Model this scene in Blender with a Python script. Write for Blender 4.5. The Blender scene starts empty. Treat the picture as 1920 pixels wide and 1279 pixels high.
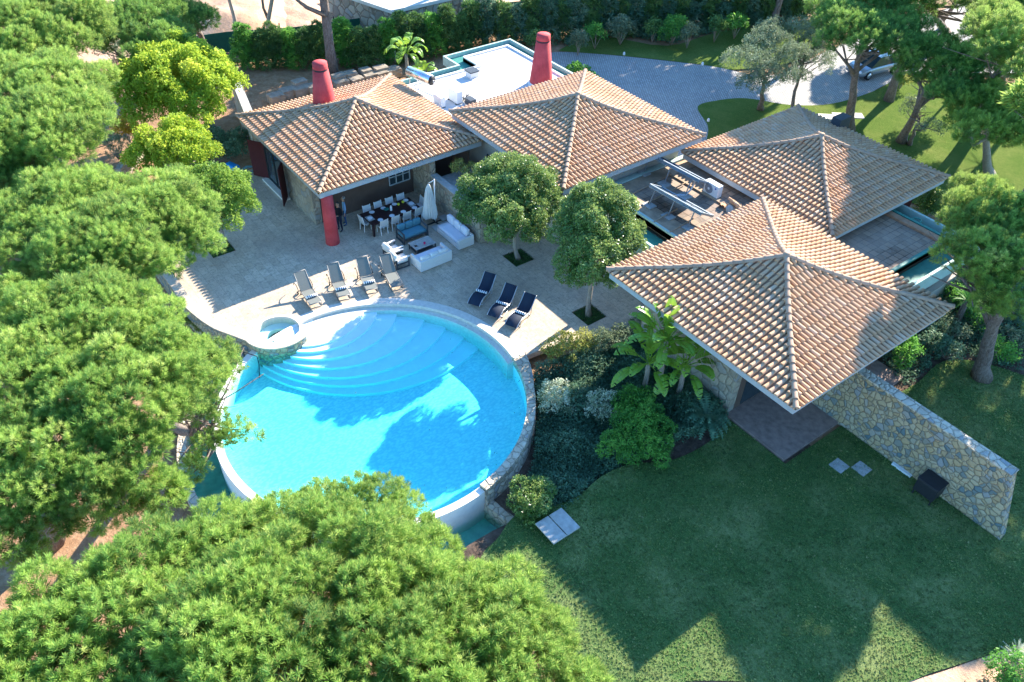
import bpy, bmesh, math, random
import numpy as np
from mathutils import Vector, Matrix
random.seed(7); RNG = np.random.default_rng(7)
SC = bpy.context.scene; COL = SC.collection
PI = math.pi
# ------------------------------------------------------------------ camera
CAMH = 25.0; FPX = 1554.2
CR = Vector((0.599301, 0.799998, 0.029014)); CU = Vector((-0.542323, 0.379076, 0.749791)); CB = Vector((0.588833, -0.465086, 0.661038))
cam = bpy.data.objects.new('camera', bpy.data.cameras.new('camera')); COL.objects.link(cam)
cam.data.sensor_width = 36; cam.data.lens = FPX/1920*36; cam.data.clip_end = 3000; cam.data.clip_start = .5
M = Matrix((CR, CU, CB)).transposed().to_4x4(); M.translation = Vector((0, 0, CAMH)); cam.matrix_world = M
SC.camera = cam
def P(px, py, z=0.0):
    """survey helper: the ground point (at height z) seen at a place of the photograph"""
    d = CR*(px-960) - CU*(py-639.5) - CB*FPX
    s = (z-CAMH)/d.z
    return (d.x*s, d.y*s)
def P3(px, py, z=0.0):
    a = P(px, py, z); return Vector((a[0], a[1], z))
def mpp(p):  # metres per photo pixel at a point
    return (Vector(p)-Vector((0, 0, CAMH))).length/FPX
# ------------------------------------------------------------------ objects
def tag(o, label=None, cat=None, group=None, kind=None):
    if label: o['label'] = label
    if cat: o['category'] = cat
    if group: o['group'] = group
    if kind: o['kind'] = kind
    return o
def thing(name, label, cat, loc=(0, 0, 0), rz=0, group=None):
    o = bpy.data.objects.new(name, None); COL.objects.link(o)
    o.location = loc; o.rotation_euler = (0, 0, rz); o.empty_display_size = .2
    return tag(o, label, cat, group)
def kids(o): return [c for c in COL.objects if c.parent == o]
def copy_tree(o, loc=None, rz=None, label=None, scale=None, parent=None):
    c = o.copy(); COL.objects.link(c)
    if parent: c.parent = parent
    if loc is not None: c.location = loc
    if rz is not None: c.rotation_euler = (0, 0, rz)
    if scale is not None: c.scale = scale if hasattr(scale, '__len__') else (scale,)*3
    if label: c['label'] = label
    for k in kids(o): copy_tree(k, parent=c)
    return c
class MB:
    def __init__(s): s.v = []; s.f = []; s.m = []; s.mi = 0; s.smooth = False; s.sm = []
    def add(s, vs, fs):
        n = len(s.v); s.v += [tuple(v) for v in vs]
        for f in fs: s.f.append(tuple(i+n for i in f)); s.m.append(s.mi); s.sm.append(s.smooth)
    def box(s, x0, x1, y0, y1, z0, z1):
        s.add([(x0,y0,z0),(x1,y0,z0),(x1,y1,z0),(x0,y1,z0),(x0,y0,z1),(x1,y0,z1),(x1,y1,z1),(x0,y1,z1)],
              [(0,3,2,1),(4,5,6,7),(0,1,5,4),(1,2,6,5),(2,3,7,6),(3,0,4,7)])
    def obox(s, c, ax, ay, hx, hy, z0, z1):
        c = Vector(c[:2]+(0,)) if len(c) == 2 else Vector(c); ax = Vector(ax).normalized(); ay = Vector((-ax.y, ax.x, 0)) if ay is None else Vector(ay)
        q = [c+ax*sx*hx+ay*sy*hy for sx, sy in ((-1,-1),(1,-1),(1,1),(-1,1))]
        s.add([(p.x,p.y,z0) for p in q]+[(p.x,p.y,z1) for p in q], [(0,3,2,1),(4,5,6,7),(0,1,5,4),(1,2,6,5),(2,3,7,6),(3,0,4,7)])
    def bar(s, a, b, w, h=None, up=(0,0,1)):
        a = Vector(a); b = Vector(b); h = h or w; d = (b-a).normalized(); u = Vector(up)
        if abs(d.dot(u)) > .98: u = Vector((1,0,0))
        x = d.cross(u).normalized()*w/2; y = x.cross(d).normalized()*h/2
        s.add([a-x-y,a+x-y,a+x+y,a-x+y,b-x-y,b+x-y,b+x+y,b-x+y], [(0,3,2,1),(4,5,6,7),(0,1,5,4),(1,2,6,5),(2,3,7,6),(3,0,4,7)])
    def tube(s, pts, rad, n=8, cap=True):
        pts = [Vector(p) for p in pts]; rad = rad if hasattr(rad, '__len__') else [rad]*len(pts)
        vs = []; fs = []; u = None
        for i, p in enumerate(pts):
            d = (pts[min(i+1, len(pts)-1)]-pts[max(i-1, 0)]).normalized()
            if u is None: u = d.cross(Vector((.31,.95,.1))).normalized()
            u = (u-d*u.dot(d)).normalized(); w = d.cross(u)
            for k in range(n):
                a = 2*PI*k/n; vs.append(p+(u*math.cos(a)+w*math.sin(a))*rad[i])
        for i in range(len(pts)-1):
            for k in range(n):
                fs.append((i*n+k, i*n+(k+1)%n, (i+1)*n+(k+1)%n, (i+1)*n+k))
        if cap: fs.append(tuple(range(n))[::-1]); fs.append(tuple((len(pts)-1)*n+k for k in range(n)))
        sm = s.smooth; s.smooth = True; s.add(vs, fs); s.smooth = sm
    def lathe(s, prof, c=(0,0,0), n=24, smooth=True):
        c = Vector(c); vs = []; fs = []
        for r, z in prof:
            for k in range(n): a = 2*PI*k/n; vs.append((c.x+r*math.cos(a), c.y+r*math.sin(a), c.z+z))
        for i in range(len(prof)-1):
            for k in range(n): fs.append((i*n+k, i*n+(k+1)%n, (i+1)*n+(k+1)%n, (i+1)*n+k))
        if prof[-1][0] > 1e-4: fs.append(tuple((len(prof)-1)*n+k for k in range(n)))
        sm = s.smooth; s.smooth = smooth; s.add(vs, fs); s.smooth = sm
    def prism(s, poly, z0, z1):
        n = len(poly); s.add([(p[0],p[1],z0) for p in poly]+[(p[0],p[1],z1) for p in poly],
            [tuple(range(n))[::-1], tuple(range(n, 2*n))]+[(i,(i+1)%n,(i+1)%n+n,i+n) for i in range(n)])
    def ring(s, inner, outer, z0, z1, closed=False):
        """wall between two outlines of equal length"""
        n = len(inner); zz = (z0, z1)
        vs = [(p[0],p[1],z) for z in zz for p in inner]+[(p[0],p[1],z) for z in zz for p in outer]; fs = []
        for i in range(n if closed else n-1):
            j = (i+1) % n
            fs += [(n+i, n+j, 3*n+j, 3*n+i), (i, j, n+j, n+i)[::-1], (2*n+i, 2*n+j, 3*n+j, 3*n+i), (i, 2*n+i, 2*n+j, j)]
        if not closed: fs += [(0, n, 3*n, 2*n), (n-1, 3*n-1, 4*n-1, 2*n-1)]
        s.add(vs, fs)
    def cushion(s, x0, x1, y0, y1, z0, z1, b=.05):
        nx = ny = 6; vs = []; fs = []
        def sh(t): return 1-abs(2*t-1)**6
        for zi, sg in ((z0, -1), (z1, 1)):
            for i in range(nx+1):
                for j in range(ny+1):
                    u = i/nx; v = j/ny; e = min(1, sh(u)*1.0)*min(1, sh(v)*1.0)
                    vs.append((x0+(x1-x0)*u, y0+(y1-y0)*v, (z0+z1)/2+(zi-(z0+z1)/2)*(1-b*4*(1-e)) ))
        N = (nx+1)*(ny+1); id = lambda t, i, j: t*N+i*(ny+1)+j
        for i in range(nx):
            for j in range(ny):
                fs.append((id(1,i,j),id(1,i+1,j),id(1,i+1,j+1),id(1,i,j+1))); fs.append((id(0,i,j),id(0,i,j+1),id(0,i+1,j+1),id(0,i+1,j)))
        for i in range(nx): fs += [(id(0,i,0),id(0,i+1,0),id(1,i+1,0),id(1,i,0)), (id(0,i+1,ny),id(0,i,ny),id(1,i,ny),id(1,i+1,ny))]
        for j in range(ny): fs += [(id(0,0,j+1),id(0,0,j),id(1,0,j),id(1,0,j+1)), (id(0,nx,j),id(0,nx,j+1),id(1,nx,j+1),id(1,nx,j))]
        sm = s.smooth; s.smooth = True; s.add(vs, fs); s.smooth = sm
    def xf(s, mat, i0=0):
        for i in range(i0, len(s.v)): s.v[i] = tuple(mat @ Vector(s.v[i]))
    def build(s, name, mat, parent=None, label=None, world=True, bevel=0, **kw):
        me = bpy.data.meshes.new(name); off = Vector((0,0,0))
        if parent and world and parent.type == 'EMPTY': off = Vector(parent.location)
        me.from_pydata([tuple(Vector(v)-off) for v in s.v], [], s.f)
        mats = mat if isinstance(mat, (list, tuple)) else [mat]
        for m in mats: me.materials.append(m)
        me.polygons.foreach_set('material_index', s.m); me.polygons.foreach_set('use_smooth', s.sm)
        bm = bmesh.new(); bm.from_mesh(me); bmesh.ops.recalc_face_normals(bm, faces=bm.faces); bm.to_mesh(me); bm.free()
        o = bpy.data.objects.new(name, me); COL.objects.link(o)
        if parent: o.parent = parent
        if label or kw: tag(o, label, **kw)
        if bevel:
            b = o.modifiers.new('bevel', 'BEVEL'); b.width = bevel; b.segments = 2; b.limit_method = 'ANGLE'
        return o
def W(o):  # children of a part of a placed Empty: keep coordinates of the part
    return o
def sheet(name, outline, holes, z, mat, depth=0, parent=None, **kw):
    """flat polygon with holes, optionally a slab"""
    cu = bpy.data.curves.new('t', 'CURVE'); cu.dimensions = '2D'; cu.fill_mode = 'BOTH'
    for pts in [outline]+list(holes):
        sp = cu.splines.new('POLY'); sp.points.add(len(pts)-1); sp.use_cyclic_u = True
        for i, p in enumerate(pts): sp.points[i].co = (p[0], p[1], 0, 1)
    t = bpy.data.objects.new('t', cu); COL.objects.link(t)
    dg = bpy.context.evaluated_depsgraph_get(); me = bpy.data.meshes.new_from_object(t.evaluated_get(dg))
    bpy.data.objects.remove(t); bpy.data.curves.remove(cu)
    bm = bmesh.new(); bm.from_mesh(me); bmesh.ops.remove_doubles(bm, verts=bm.verts, dist=.0005)
    for f in bm.faces:
        if f.normal.z < 0: f.normal_flip()
    for v in bm.verts: v.co.z = z
    if depth:
        top = list(bm.faces); r = bmesh.ops.extrude_face_region(bm, geom=top, use_keep_orig=True)
        for v in [g for g in r['geom'] if isinstance(g, bmesh.types.BMVert)]: v.co.z = z-depth
        bmesh.ops.recalc_face_normals(bm, faces=bm.faces)
    bm.to_mesh(me); bm.free(); me.name = name; me.materials.clear(); me.materials.append(mat)
    if parent: me.transform(Matrix.Translation(-Vector(parent.location)))
    o = bpy.data.objects.new(name, me); COL.objects.link(o)
    if parent: o.parent = parent
    if kw: tag(o, **kw)
    return o
def smooth_line(pts, n=8, closed=False):
    """Catmull-Rom through 2D points"""
    out = []; N = len(pts)
    for i in range(N if closed else N-1):
        p = [Vector(pts[(i+k-1) % N] if closed else pts[max(0, min(N-1, i+k-1))]) for k in range(4)]
        for j in range(n):
            t = j/n
            out.append(tuple(.5*((2*p[1])+(-p[0]+p[2])*t+(2*p[0]-5*p[1]+4*p[2]-p[3])*t*t+(-p[0]+3*p[1]-3*p[2]+p[3])*t**3)))
    if not closed: out.append(tuple(pts[-1]))
    return out
def circle(c, r, n=64, a0=0, a1=2*PI, end=False):
    return [(c[0]+r*math.cos(a0+(a1-a0)*k/n), c[1]+r*math.sin(a0+(a1-a0)*k/n)) for k in range(n+(1 if end else 0))]
# ------------------------------------------------------------------ materials
class NT:
    def __init__(s, name):
        s.m = bpy.data.materials.new(name); s.m.use_nodes = True; s.t = s.m.node_tree; s.n = s.t.nodes; s.l = s.t.links
        s.b = s.n['Principled BSDF']; s.out = s.n['Material Output']; s.b.inputs['Specular IOR Level'].default_value = .25
    def node(s, k, **kw):
        n = s.n.new(k)
        for a, v in kw.items(): setattr(n, a, v)
        return n
    def lk(s, a, b): s.l.new(a, b)
    def coord(s, scale=1, which='Object', sc3=None, rot=0):
        c = s.node('ShaderNodeTexCoord'); m = s.node('ShaderNodeMapping'); m.inputs['Scale'].default_value = sc3 or (scale,)*3
        m.inputs['Rotation'].default_value = (0, 0, rot)
        s.lk(c.outputs[which], m.inputs[0]); return m.outputs[0]
    def noise(s, scale, detail=4, rough=.55, vec=None, dist=0):
        n = s.node('ShaderNodeTexNoise'); n.inputs['Scale'].default_value = scale; n.inputs['Detail'].default_value = detail
        n.inputs['Roughness'].default_value = rough; n.inputs['Distortion'].default_value = dist
        s.lk(vec or s.coord(), n.inputs['Vector']); return n.outputs['Fac']
    def ramp(s, fac, stops, interp='LINEAR'):
        r = s.node('ShaderNodeValToRGB'); e = r.color_ramp.elements; r.color_ramp.interpolation = interp
        while len(e) > 1: e.remove(e[-1])
        e[0].position = stops[0][0]; e[0].color = (*col(stops[0][1]), 1)
        for p, c in stops[1:]: x = e.new(p); x.color = (*col(c), 1)
        s.lk(fac, r.inputs[0]); return r.outputs[0]
    def mix(s, fac, a, b, mode='MIX'):
        m = s.node('ShaderNodeMix', data_type='RGBA', blend_type=mode)
        for sock, v in ((m.inputs[0], fac), (m.inputs[6], a), (m.inputs[7], b)):
            if hasattr(v, 'is_linked'): s.lk(v, sock)
            elif sock == m.inputs[0]: sock.default_value = v
            else: sock.default_value = (*col(v), 1)
        return m.outputs[2]
    def math(s, op, a, b=0, c=0):
        m = s.node('ShaderNodeMath', operation=op)
        for i, v in enumerate((a, b, c)):
            if hasattr(v, 'is_linked'): s.lk(v, m.inputs[i])
            else: m.inputs[i].default_value = v
        return m.outputs[0]
    def base(s, c):
        if hasattr(c, 'is_linked'): s.lk(c, s.b.inputs['Base Color'])
        else: s.b.inputs['Base Color'].default_value = (*col(c), 1)
    def rough(s, r): s.b.inputs['Roughness'].default_value = r
    def bump(s, h, strength=.5, dist=.02):
        b = s.node('ShaderNodeBump'); b.inputs['Strength'].default_value = strength; b.inputs['Distance'].default_value = dist
        s.lk(h, b.inputs['Height']); s.lk(b.outputs[0], s.b.inputs['Normal']); return b
def col(c): return (c, c, c) if not hasattr(c, '__len__') else tuple(c)[:3]
MT = {}
def simple(name, c, rough=.6, var=.12, scale=6, metal=0, bump=0, spec=None):
    if name in MT: return MT[name]
    t = NT(name); f = t.noise(scale, 5)
    a = tuple(x*(1-var) for x in col(c)); b = tuple(min(1, x*(1+var)) for x in col(c))
    t.base(t.ramp(f, [(.3, a), (.7, b)])); t.rough(rough); t.b.inputs['Metallic'].default_value = metal
    if spec is not None: t.b.inputs['Specular IOR Level'].default_value = spec
    if bump: t.bump(t.noise(scale*6, 4), bump, .01)
    MT[name] = t.m; return t.m
def mat_tile():
    t = NT('terracotta_tile'); g = t.node('ShaderNodeNewGeometry'); r = g.outputs['Random Per Island']
    c = t.ramp(r, [(0, (.52,.28,.145)), (.2, (.57,.325,.17)), (.5, (.60,.35,.19)), (.8, (.61,.375,.21)), (.95, (.62,.43,.28)), (1, (.44,.27,.17))])
    n = t.noise(1.1, 5, .6); c = t.mix(t.ramp(n, [(.42, 0), (.7, .3)]), c, (.56,.44,.34))
    n2 = t.noise(1.7, 6, .75, dist=.5); c = t.mix(t.ramp(n2, [(.55, 0), (.72, .45)]), c, (.30,.21,.15))
    t.base(c); t.rough(.85); t.bump(t.noise(30, 3), .25, .01); return t.m
def mat_pan():
    t = NT('terracotta_pan'); t.base(t.ramp(t.noise(3, 5), [(.3, (.28,.155,.09)), (.7, (.42,.25,.155))])); t.rough(.9); return t.m
def mat_cap():
    t = NT('ridge_cap_clay'); g = t.node('ShaderNodeNewGeometry')
    c = t.ramp(g.outputs['Random Per Island'], [(0, (.36,.245,.165)), (.5, (.43,.30,.205)), (1, (.47,.31,.205))])
    c = t.mix(t.ramp(t.noise(9, 5, .7), [(.5, 0), (.7, .6)]), c, (.34,.31,.26)); t.base(c); t.rough(.9); t.bump(t.noise(25, 3), .3, .01); return t.m
def mat_paving():
    t = NT('travertine_paving'); v = t.coord(1)
    b = t.node('ShaderNodeTexBrick'); b.offset = .37; b.inputs['Scale'].default_value = 1; b.inputs['Brick Width'].default_value = .62; b.inputs['Row Height'].default_value = .40
    b.inputs['Mortar Size'].default_value = .008; b.inputs['Color1'].default_value = (.56,.44,.31,1); b.inputs['Color2'].default_value = (.70,.57,.42,1); b.inputs['Mortar'].default_value = (.36,.31,.26,1)
    b.inputs['Bias'].default_value = .1; t.lk(v, b.inputs['Vector'])
    c = t.mix(t.ramp(t.noise(.35, 5, .6), [(.4, 0), (.62, .6)]), b.outputs[0], (.42,.33,.25))
    c = t.mix(t.ramp(t.noise(7, 8, .75, dist=.6), [(.52, 0), (.64, .65)]), c, (.22,.19,.16))
    c = t.mix(t.ramp(t.noise(28, 3, .6), [(.57, 0), (.66, .6)]), c, (.15,.13,.11))
    c = t.mix(t.ramp(t.noise(1.4, 5, .7), [(.60, 0), (.74, .4)]), c, (.50,.27,.13))
    c = t.mix(t.ramp(t.noise(2.6, 7, .8, dist=1), [(.48, 0), (.6, .45)]), c, (.30,.25,.20))
    t.base(c); t.rough(.75); t.bump(t.noise(20, 4), .25, .01); return t.m
def mat_stone(name='rubble_stone', scale=3.2, c1=(.40,.31,.20), c2=(.24,.22,.19), c3=(.50,.42,.30), mortar=(.20,.17,.13), gap=.05):
    t = NT(name); vec = t.coord(scale)
    w = t.node('ShaderNodeTexNoise'); w.inputs['Scale'].default_value = 1.3; t.lk(vec, w.inputs['Vector'])
    add = t.node('ShaderNodeMix', data_type='VECTOR'); add.inputs[0].default_value = .30; t.lk(vec, add.inputs[4]); t.lk(w.outputs['Color'], add.inputs[5])
    vo = t.node('ShaderNodeTexVoronoi', feature='F1'); vo.inputs['Scale'].default_value = 1; t.lk(add.outputs[1], vo.inputs['Vector'])
    ve = t.node('ShaderNodeTexVoronoi', feature='DISTANCE_TO_EDGE'); ve.inputs['Scale'].default_value = 1; t.lk(add.outputs[1], ve.inputs['Vector'])
    sep = t.node('ShaderNodeSeparateColor'); t.lk(vo.outputs['Color'], sep.inputs[0])
    c = t.ramp(sep.outputs[0], [(0, c1), (.3, c3), (.5, c1), (.68, c2), (.84, c3), (1, (.30,.31,.31))])
    c = t.mix(t.ramp(t.noise(9, 5, .7), [(.4, 0), (.75, .35)]), c, (.22,.19,.15))
    e = t.ramp(ve.outputs['Distance'], [(gap*.5, 0), (gap*1.5, 1)])
    c = t.mix(e, mortar, c); t.base(c); t.rough(.9); h = t.math('ADD', t.math('MULTIPLY', t.ramp(ve.outputs['Distance'], [(0, 0), (.16, 1)]), 1), t.math('MULTIPLY', t.noise(12, 4), .4)); t.bump(h, .9, .05); return t.m
def mat_grass(name='lawn_grass', lo=(.024,.08,.03), hi=(.14,.25,.06), dry=(.42,.43,.18), dryamt=.6):
    t = NT(name)
    c = t.ramp(t.noise(22, 6, .75), [(.3, lo), (.7, hi)])
    c = t.mix(t.ramp(t.noise(.45, 5, .65), [(.45, 0), (.75, dryamt)]), c, dry)
    c = t.mix(t.ramp(t.noise(60, 3, .7), [(.57, 0), (.68, .75)]), c, tuple(min(1, x*1.7) for x in dry))
    c = t.mix(t.ramp(t.noise(5, 4, .7), [(.5, 0), (.8, .5)]), c, lo)
    t.base(c); t.rough(1); t.b.inputs['Specular IOR Level'].default_value = 0; t.bump(t.noise(40, 5, .8), 1, .06); return t.m
def mat_soil(name, a, b, c3, sc=3):
    t = NT(name); c = t.ramp(t.noise(sc, 8, .7), [(.3, a), (.5, b), (.7, c3)])
    c = t.mix(t.ramp(t.noise(sc*9, 5, .7), [(.5, 0), (.7, .5)]), c, tuple(x*.45 for x in a)); t.base(c); t.rough(1); t.bump(t.noise(sc*4, 6, .75), 1, .08); return t.m
def mat_cobble():
    t = NT('granite_setts'); v = t.coord(1, rot=.6); b = t.node('ShaderNodeTexBrick'); b.inputs['Brick Width'].default_value = .24; b.inputs['Row Height'].default_value = .16
    b.inputs['Scale'].default_value = 1; b.inputs['Mortar Size'].default_value = .022; b.inputs['Color1'].default_value = (.34,.32,.30,1); b.inputs['Color2'].default_value = (.46,.44,.41,1); b.inputs['Mortar'].default_value = (.2,.19,.17,1)
    t.lk(v, b.inputs['Vector']); c = t.mix(t.ramp(t.noise(.5, 5), [(.4, 0), (.7, .4)]), b.outputs[0], (.42,.39,.34)); t.base(c); t.rough(.85)
    t.bump(b.outputs['Fac'], -.6, .02); return t.m
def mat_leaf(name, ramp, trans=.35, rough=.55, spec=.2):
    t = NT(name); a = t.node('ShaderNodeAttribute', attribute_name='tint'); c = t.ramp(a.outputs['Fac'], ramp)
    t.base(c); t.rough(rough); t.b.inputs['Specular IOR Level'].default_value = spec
    tr = t.node('ShaderNodeBsdfTranslucent'); g = t.mix(.5, c, tuple(min(1, x*1.25) for x in ramp[-1][1])); t.lk(g, tr.inputs[0])
    m = t.node('ShaderNodeMixShader'); m.inputs[0].default_value = trans; t.lk(t.b.outputs[0], m.inputs[1]); t.lk(tr.outputs[0], m.inputs[2]); t.lk(m.outputs[0], t.out.inputs[0]); return t.m
def mat_bark(name, a, b):
    t = NT(name); v = t.coord(sc3=(6, 6, 1.6)); n = t.noise(2.2, 6, .7, vec=v, dist=1); t.base(t.ramp(n, [(.35, a), (.65, b)])); t.rough(1); t.bump(n, 1, .06); return t.m
def mat_water(name, colr, dens, rough=.02, wave=.02, wsc=5):
    t = NT(name); t.n.remove(t.b)
    tr = t.node('ShaderNodeBsdfTransparent'); gl = t.node('ShaderNodeBsdfGlossy'); gl.inputs['Roughness'].default_value = rough
    fr = t.node('ShaderNodeFresnel'); fr.inputs['IOR'].default_value = 1.33
    bp = t.node('ShaderNodeBump'); bp.inputs['Strength'].default_value = .6; bp.inputs['Distance'].default_value = wave
    t.lk(t.noise(wsc, 3, .5), bp.inputs['Height']); t.lk(bp.outputs[0], gl.inputs['Normal']); t.lk(bp.outputs[0], fr.inputs['Normal'])
    g_ = t.node('ShaderNodeNewGeometry'); fac = t.math('MULTIPLY', fr.outputs[0], t.math('SUBTRACT', 1, g_.outputs['Backfacing']))
    m = t.node('ShaderNodeMixShader'); t.lk(fac, m.inputs[0]); t.lk(tr.outputs[0], m.inputs[1]); t.lk(gl.outputs[0], m.inputs[2]); t.lk(m.outputs[0], t.out.inputs[0])
    ab = t.node('ShaderNodeVolumeAbsorption'); ab.inputs['Color'].default_value = (*colr, 1); ab.inputs['Density'].default_value = dens; t.lk(ab.outputs[0], t.out.inputs['Volume']); return t.m
def mat_plaster(name, c, light_ripples=False):
    t = NT(name); k = t.ramp(t.noise(2, 5), [(.3, tuple(x*.92 for x in c)), (.7, c)])
    if light_ripples:  # sunlight rippling through the water, painted into the floor colour as cells
        vo = t.node('ShaderNodeTexVoronoi'); vo.inputs['Scale'].default_value = 12; w = t.coord(sc3=(1, .55, 1), rot=.3); nz = t.node('ShaderNodeTexNoise'); nz.inputs['Scale'].default_value = 6; t.lk(w, nz.inputs['Vector'])
        ad = t.node('ShaderNodeMix', data_type='VECTOR'); ad.inputs[0].default_value = .12; t.lk(w, ad.inputs[4]); t.lk(nz.outputs['Color'], ad.inputs[5]); t.lk(ad.outputs[1], vo.inputs['Vector'])
        k = t.mix(t.ramp(vo.outputs['Distance'], [(.28, 0), (.7, .5)]), k, (.36,.58,.62))
    t.base(k); t.rough(.7); return t.m
def mat_glass(name='window_glass'):
    t = NT(name); t.base((.03,.05,.06)); t.rough(.05); t.b.inputs['Specular IOR Level'].default_value = .8; return t.m
def mat_stripe():
    t = NT('striped_towel_cloth'); v = t.coord(); w = t.node('ShaderNodeTexWave'); w.bands_direction = 'Y'; w.inputs['Scale'].default_value = 3.2; t.lk(v, w.inputs['Vector'])
    t.base(t.ramp(w.outputs['Fac'], [(.0, (.03,.07,.16)), (.42, (.03,.07,.16)), (.46, (.85,.85,.83)), (1, (.85,.85,.83))])); t.rough(.95); return t.m
M_TILE = mat_tile(); M_PAN = mat_pan(); M_CAP = mat_cap(); M_PAVE = mat_paving(); M_STONE = mat_stone()
M_STONEW = mat_stone('fieldstone_wall', 6.2, (.46,.34,.19), (.13,.20,.22), (.52,.42,.27), (.19,.15,.10), .022)
M_STONEP = mat_stone('pool_wall_stone', 4.6, (.60,.50,.36), (.46,.40,.31), (.68,.58,.44), (.30,.24,.17), .03)
M_GRASS = mat_grass(); M_GRASS2 = mat_grass('lush_grass', (.06,.115,.025), (.15,.22,.05), (.27,.28,.09), .5)
M_SOIL = mat_soil('bed_soil', (.06,.04,.03), (.12,.08,.055), (.22,.15,.11), 2.5)
M_NEEDLE = mat_soil('pine_litter', (.26,.15,.08), (.38,.22,.12), (.50,.33,.20), 2)
M_SAND = mat_soil('sandy_earth', (.55,.32,.19), (.68,.42,.27), (.78,.55,.38), .5)
M_COBBLE = mat_cobble(); M_WHITE = simple('white_render', (.78,.76,.72), .8, .05, 2, bump=.1); M_FASCIA = simple('grey_fascia', (.42,.45,.46), .7, .06, 3)
M_LIP = simple('pale_pool_lip', (.80,.74,.66), .7, .07, 5); M_PLASTER = mat_plaster('pool_plaster', (.90,.93,.92)); M_RIPPLES = mat_plaster('pool_floor_light_ripples', (.88,.94,.88), True)
M_COPE = simple('travertine_coping', (.68,.62,.54), .7, .1, 7, bump=.2)
def mat_red():
    t = NT('red_render'); k = t.ramp(t.noise(1.5, 5, .6), [(.3, (.46,.045,.05)), (.7, (.64,.09,.09))])
    v = t.coord(sc3=(7, 7, .8)); k = t.mix(t.ramp(t.noise(1.6, 5, .7, vec=v), [(.5, 0), (.75, .45)]), k, (.25,.05,.045)); k = t.mix(t.ramp(t.noise(9, 5, .7), [(.6, 0), (.75, .4)]), k, (.62,.25,.20)); t.base(k); t.rough(.8); t.bump(t.noise(18, 4), .2, .01); return t.m
M_RED = mat_red()
M_DRED = simple('dark_red_paint', (.07,.014,.016), .6, .1, 4)
M_GREENP = simple('green_waterproof_paint', (.045,.23,.19), .6, .15, 3); M_GREENT = simple('pale_green_paint', (.42,.55,.48), .7, .1, 3)
M_DARK = simple('dark_interior', (.07,.05,.045), .8, .2, 2); M_GLASS = mat_glass(); M_BLACK = simple('black_metal', (.025,.027,.03), .45, .1, 8); M_TABLE = simple('dark_brown_wood', (.045,.02,.02), .45, .2, 9)
M_WHITEP = simple('white_paint', (.80,.80,.78), .5, .03, 6); M_CHAIR = simple('pale_chair_mesh', (.62,.62,.60), .7, .05, 20); M_METAL = simple('brushed_aluminium', (.62,.64,.65), .35, .05, 10, metal=.8)
M_GREYC = simple('charcoal_frame', (.07,.08,.09), .5, .1, 8); M_BLUEC = simple('blue_grey_cushion', (.09,.24,.30), .9, .08, 10); M_WICK = simple('white_wicker', (.72,.70,.68), .7, .1, 40, bump=.5); M_CUSH = simple('cream_cushion', (.80,.76,.70), .95, .05, 8)
M_SLING = simple('grey_sling_fabric', (.19,.20,.18), .9, .1, 40); M_DSLING = simple('navy_sling_fabric', (.018,.03,.055), .8, .1, 40); M_TOWEL = mat_stripe()
M_PARASOL = simple('off_white_canvas', (.72,.71,.68), .9, .06, 6); M_SLAB = simple('weathered_concrete', (.42,.41,.38), .9, .2, 5, bump=.4); M_CONC = simple('white_concrete', (.62,.60,.57), .9, .08, 1.5, bump=.2)
M_BARK = mat_bark('pine_bark', (.10,.07,.055), (.30,.24,.20)); M_BARKP = mat_bark('pale_bark', (.24,.20,.16), (.42,.36,.30)); M_BARKR = mat_bark('reddish_bark', (.16,.07,.04), (.33,.17,.10))
M_PINE = mat_leaf('pine_needles', [(0, (.02,.09,.03)), (.3, (.08,.20,.04)), (.6, (.19,.36,.06)), (.85, (.33,.49,.09)), (1, (.52,.60,.17))], .38)
M_PINEB = mat_leaf('bluish_pine_needles', [(0, (.015,.08,.035)), (.35, (.06,.18,.045)), (.7, (.15,.32,.06)), (1, (.36,.50,.12))], .34)
M_LIME = mat_leaf('lime_leaves', [(0, (.09,.19,.02)), (.4, (.21,.36,.03)), (.8, (.38,.52,.05)), (1, (.55,.60,.08))], .4)
M_FICUS = mat_leaf('ficus_leaves', [(0, (.03,.10,.02)), (.5, (.10,.21,.04)), (.85, (.23,.34,.08)), (1, (.42,.50,.18))], .28, .35, .5)
M_OLIVE = mat_leaf('grey_green_leaves', [(0, (.06,.10,.05)), (.5, (.14,.20,.11)), (1, (.30,.36,.22))], .25)
M_HEDGE = mat_leaf('hedge_foliage', [(0, (.03,.09,.035)), (.5, (.08,.18,.05)), (1, (.19,.31,.09))], .25)
M_BUSH = mat_leaf('green_bush_leaves', [(0, (.025,.11,.03)), (.5, (.09,.28,.05)), (1, (.22,.46,.08))], .35)
M_DBUSH = mat_leaf('dark_ground_leaves', [(0, (.035,.10,.06)), (.6, (.10,.21,.12)), (1, (.26,.36,.22))], .2)
M_YBUSH = mat_leaf('yellow_green_leaves', [(0, (.10,.15,.03)), (.5, (.24,.28,.06)), (1, (.48,.46,.14))], .35)
M_VARI = mat_leaf('variegated_leaves', [(0, (.06,.12,.06)), (.4, (.28,.36,.22)), (1, (.75,.78,.62))], .3)
M_BANANA = mat_leaf('broad_fan_leaves', [(0, (.05,.18,.03)), (.5, (.16,.34,.04)), (1, (.36,.52,.06))], .35, .3, .5)
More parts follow.
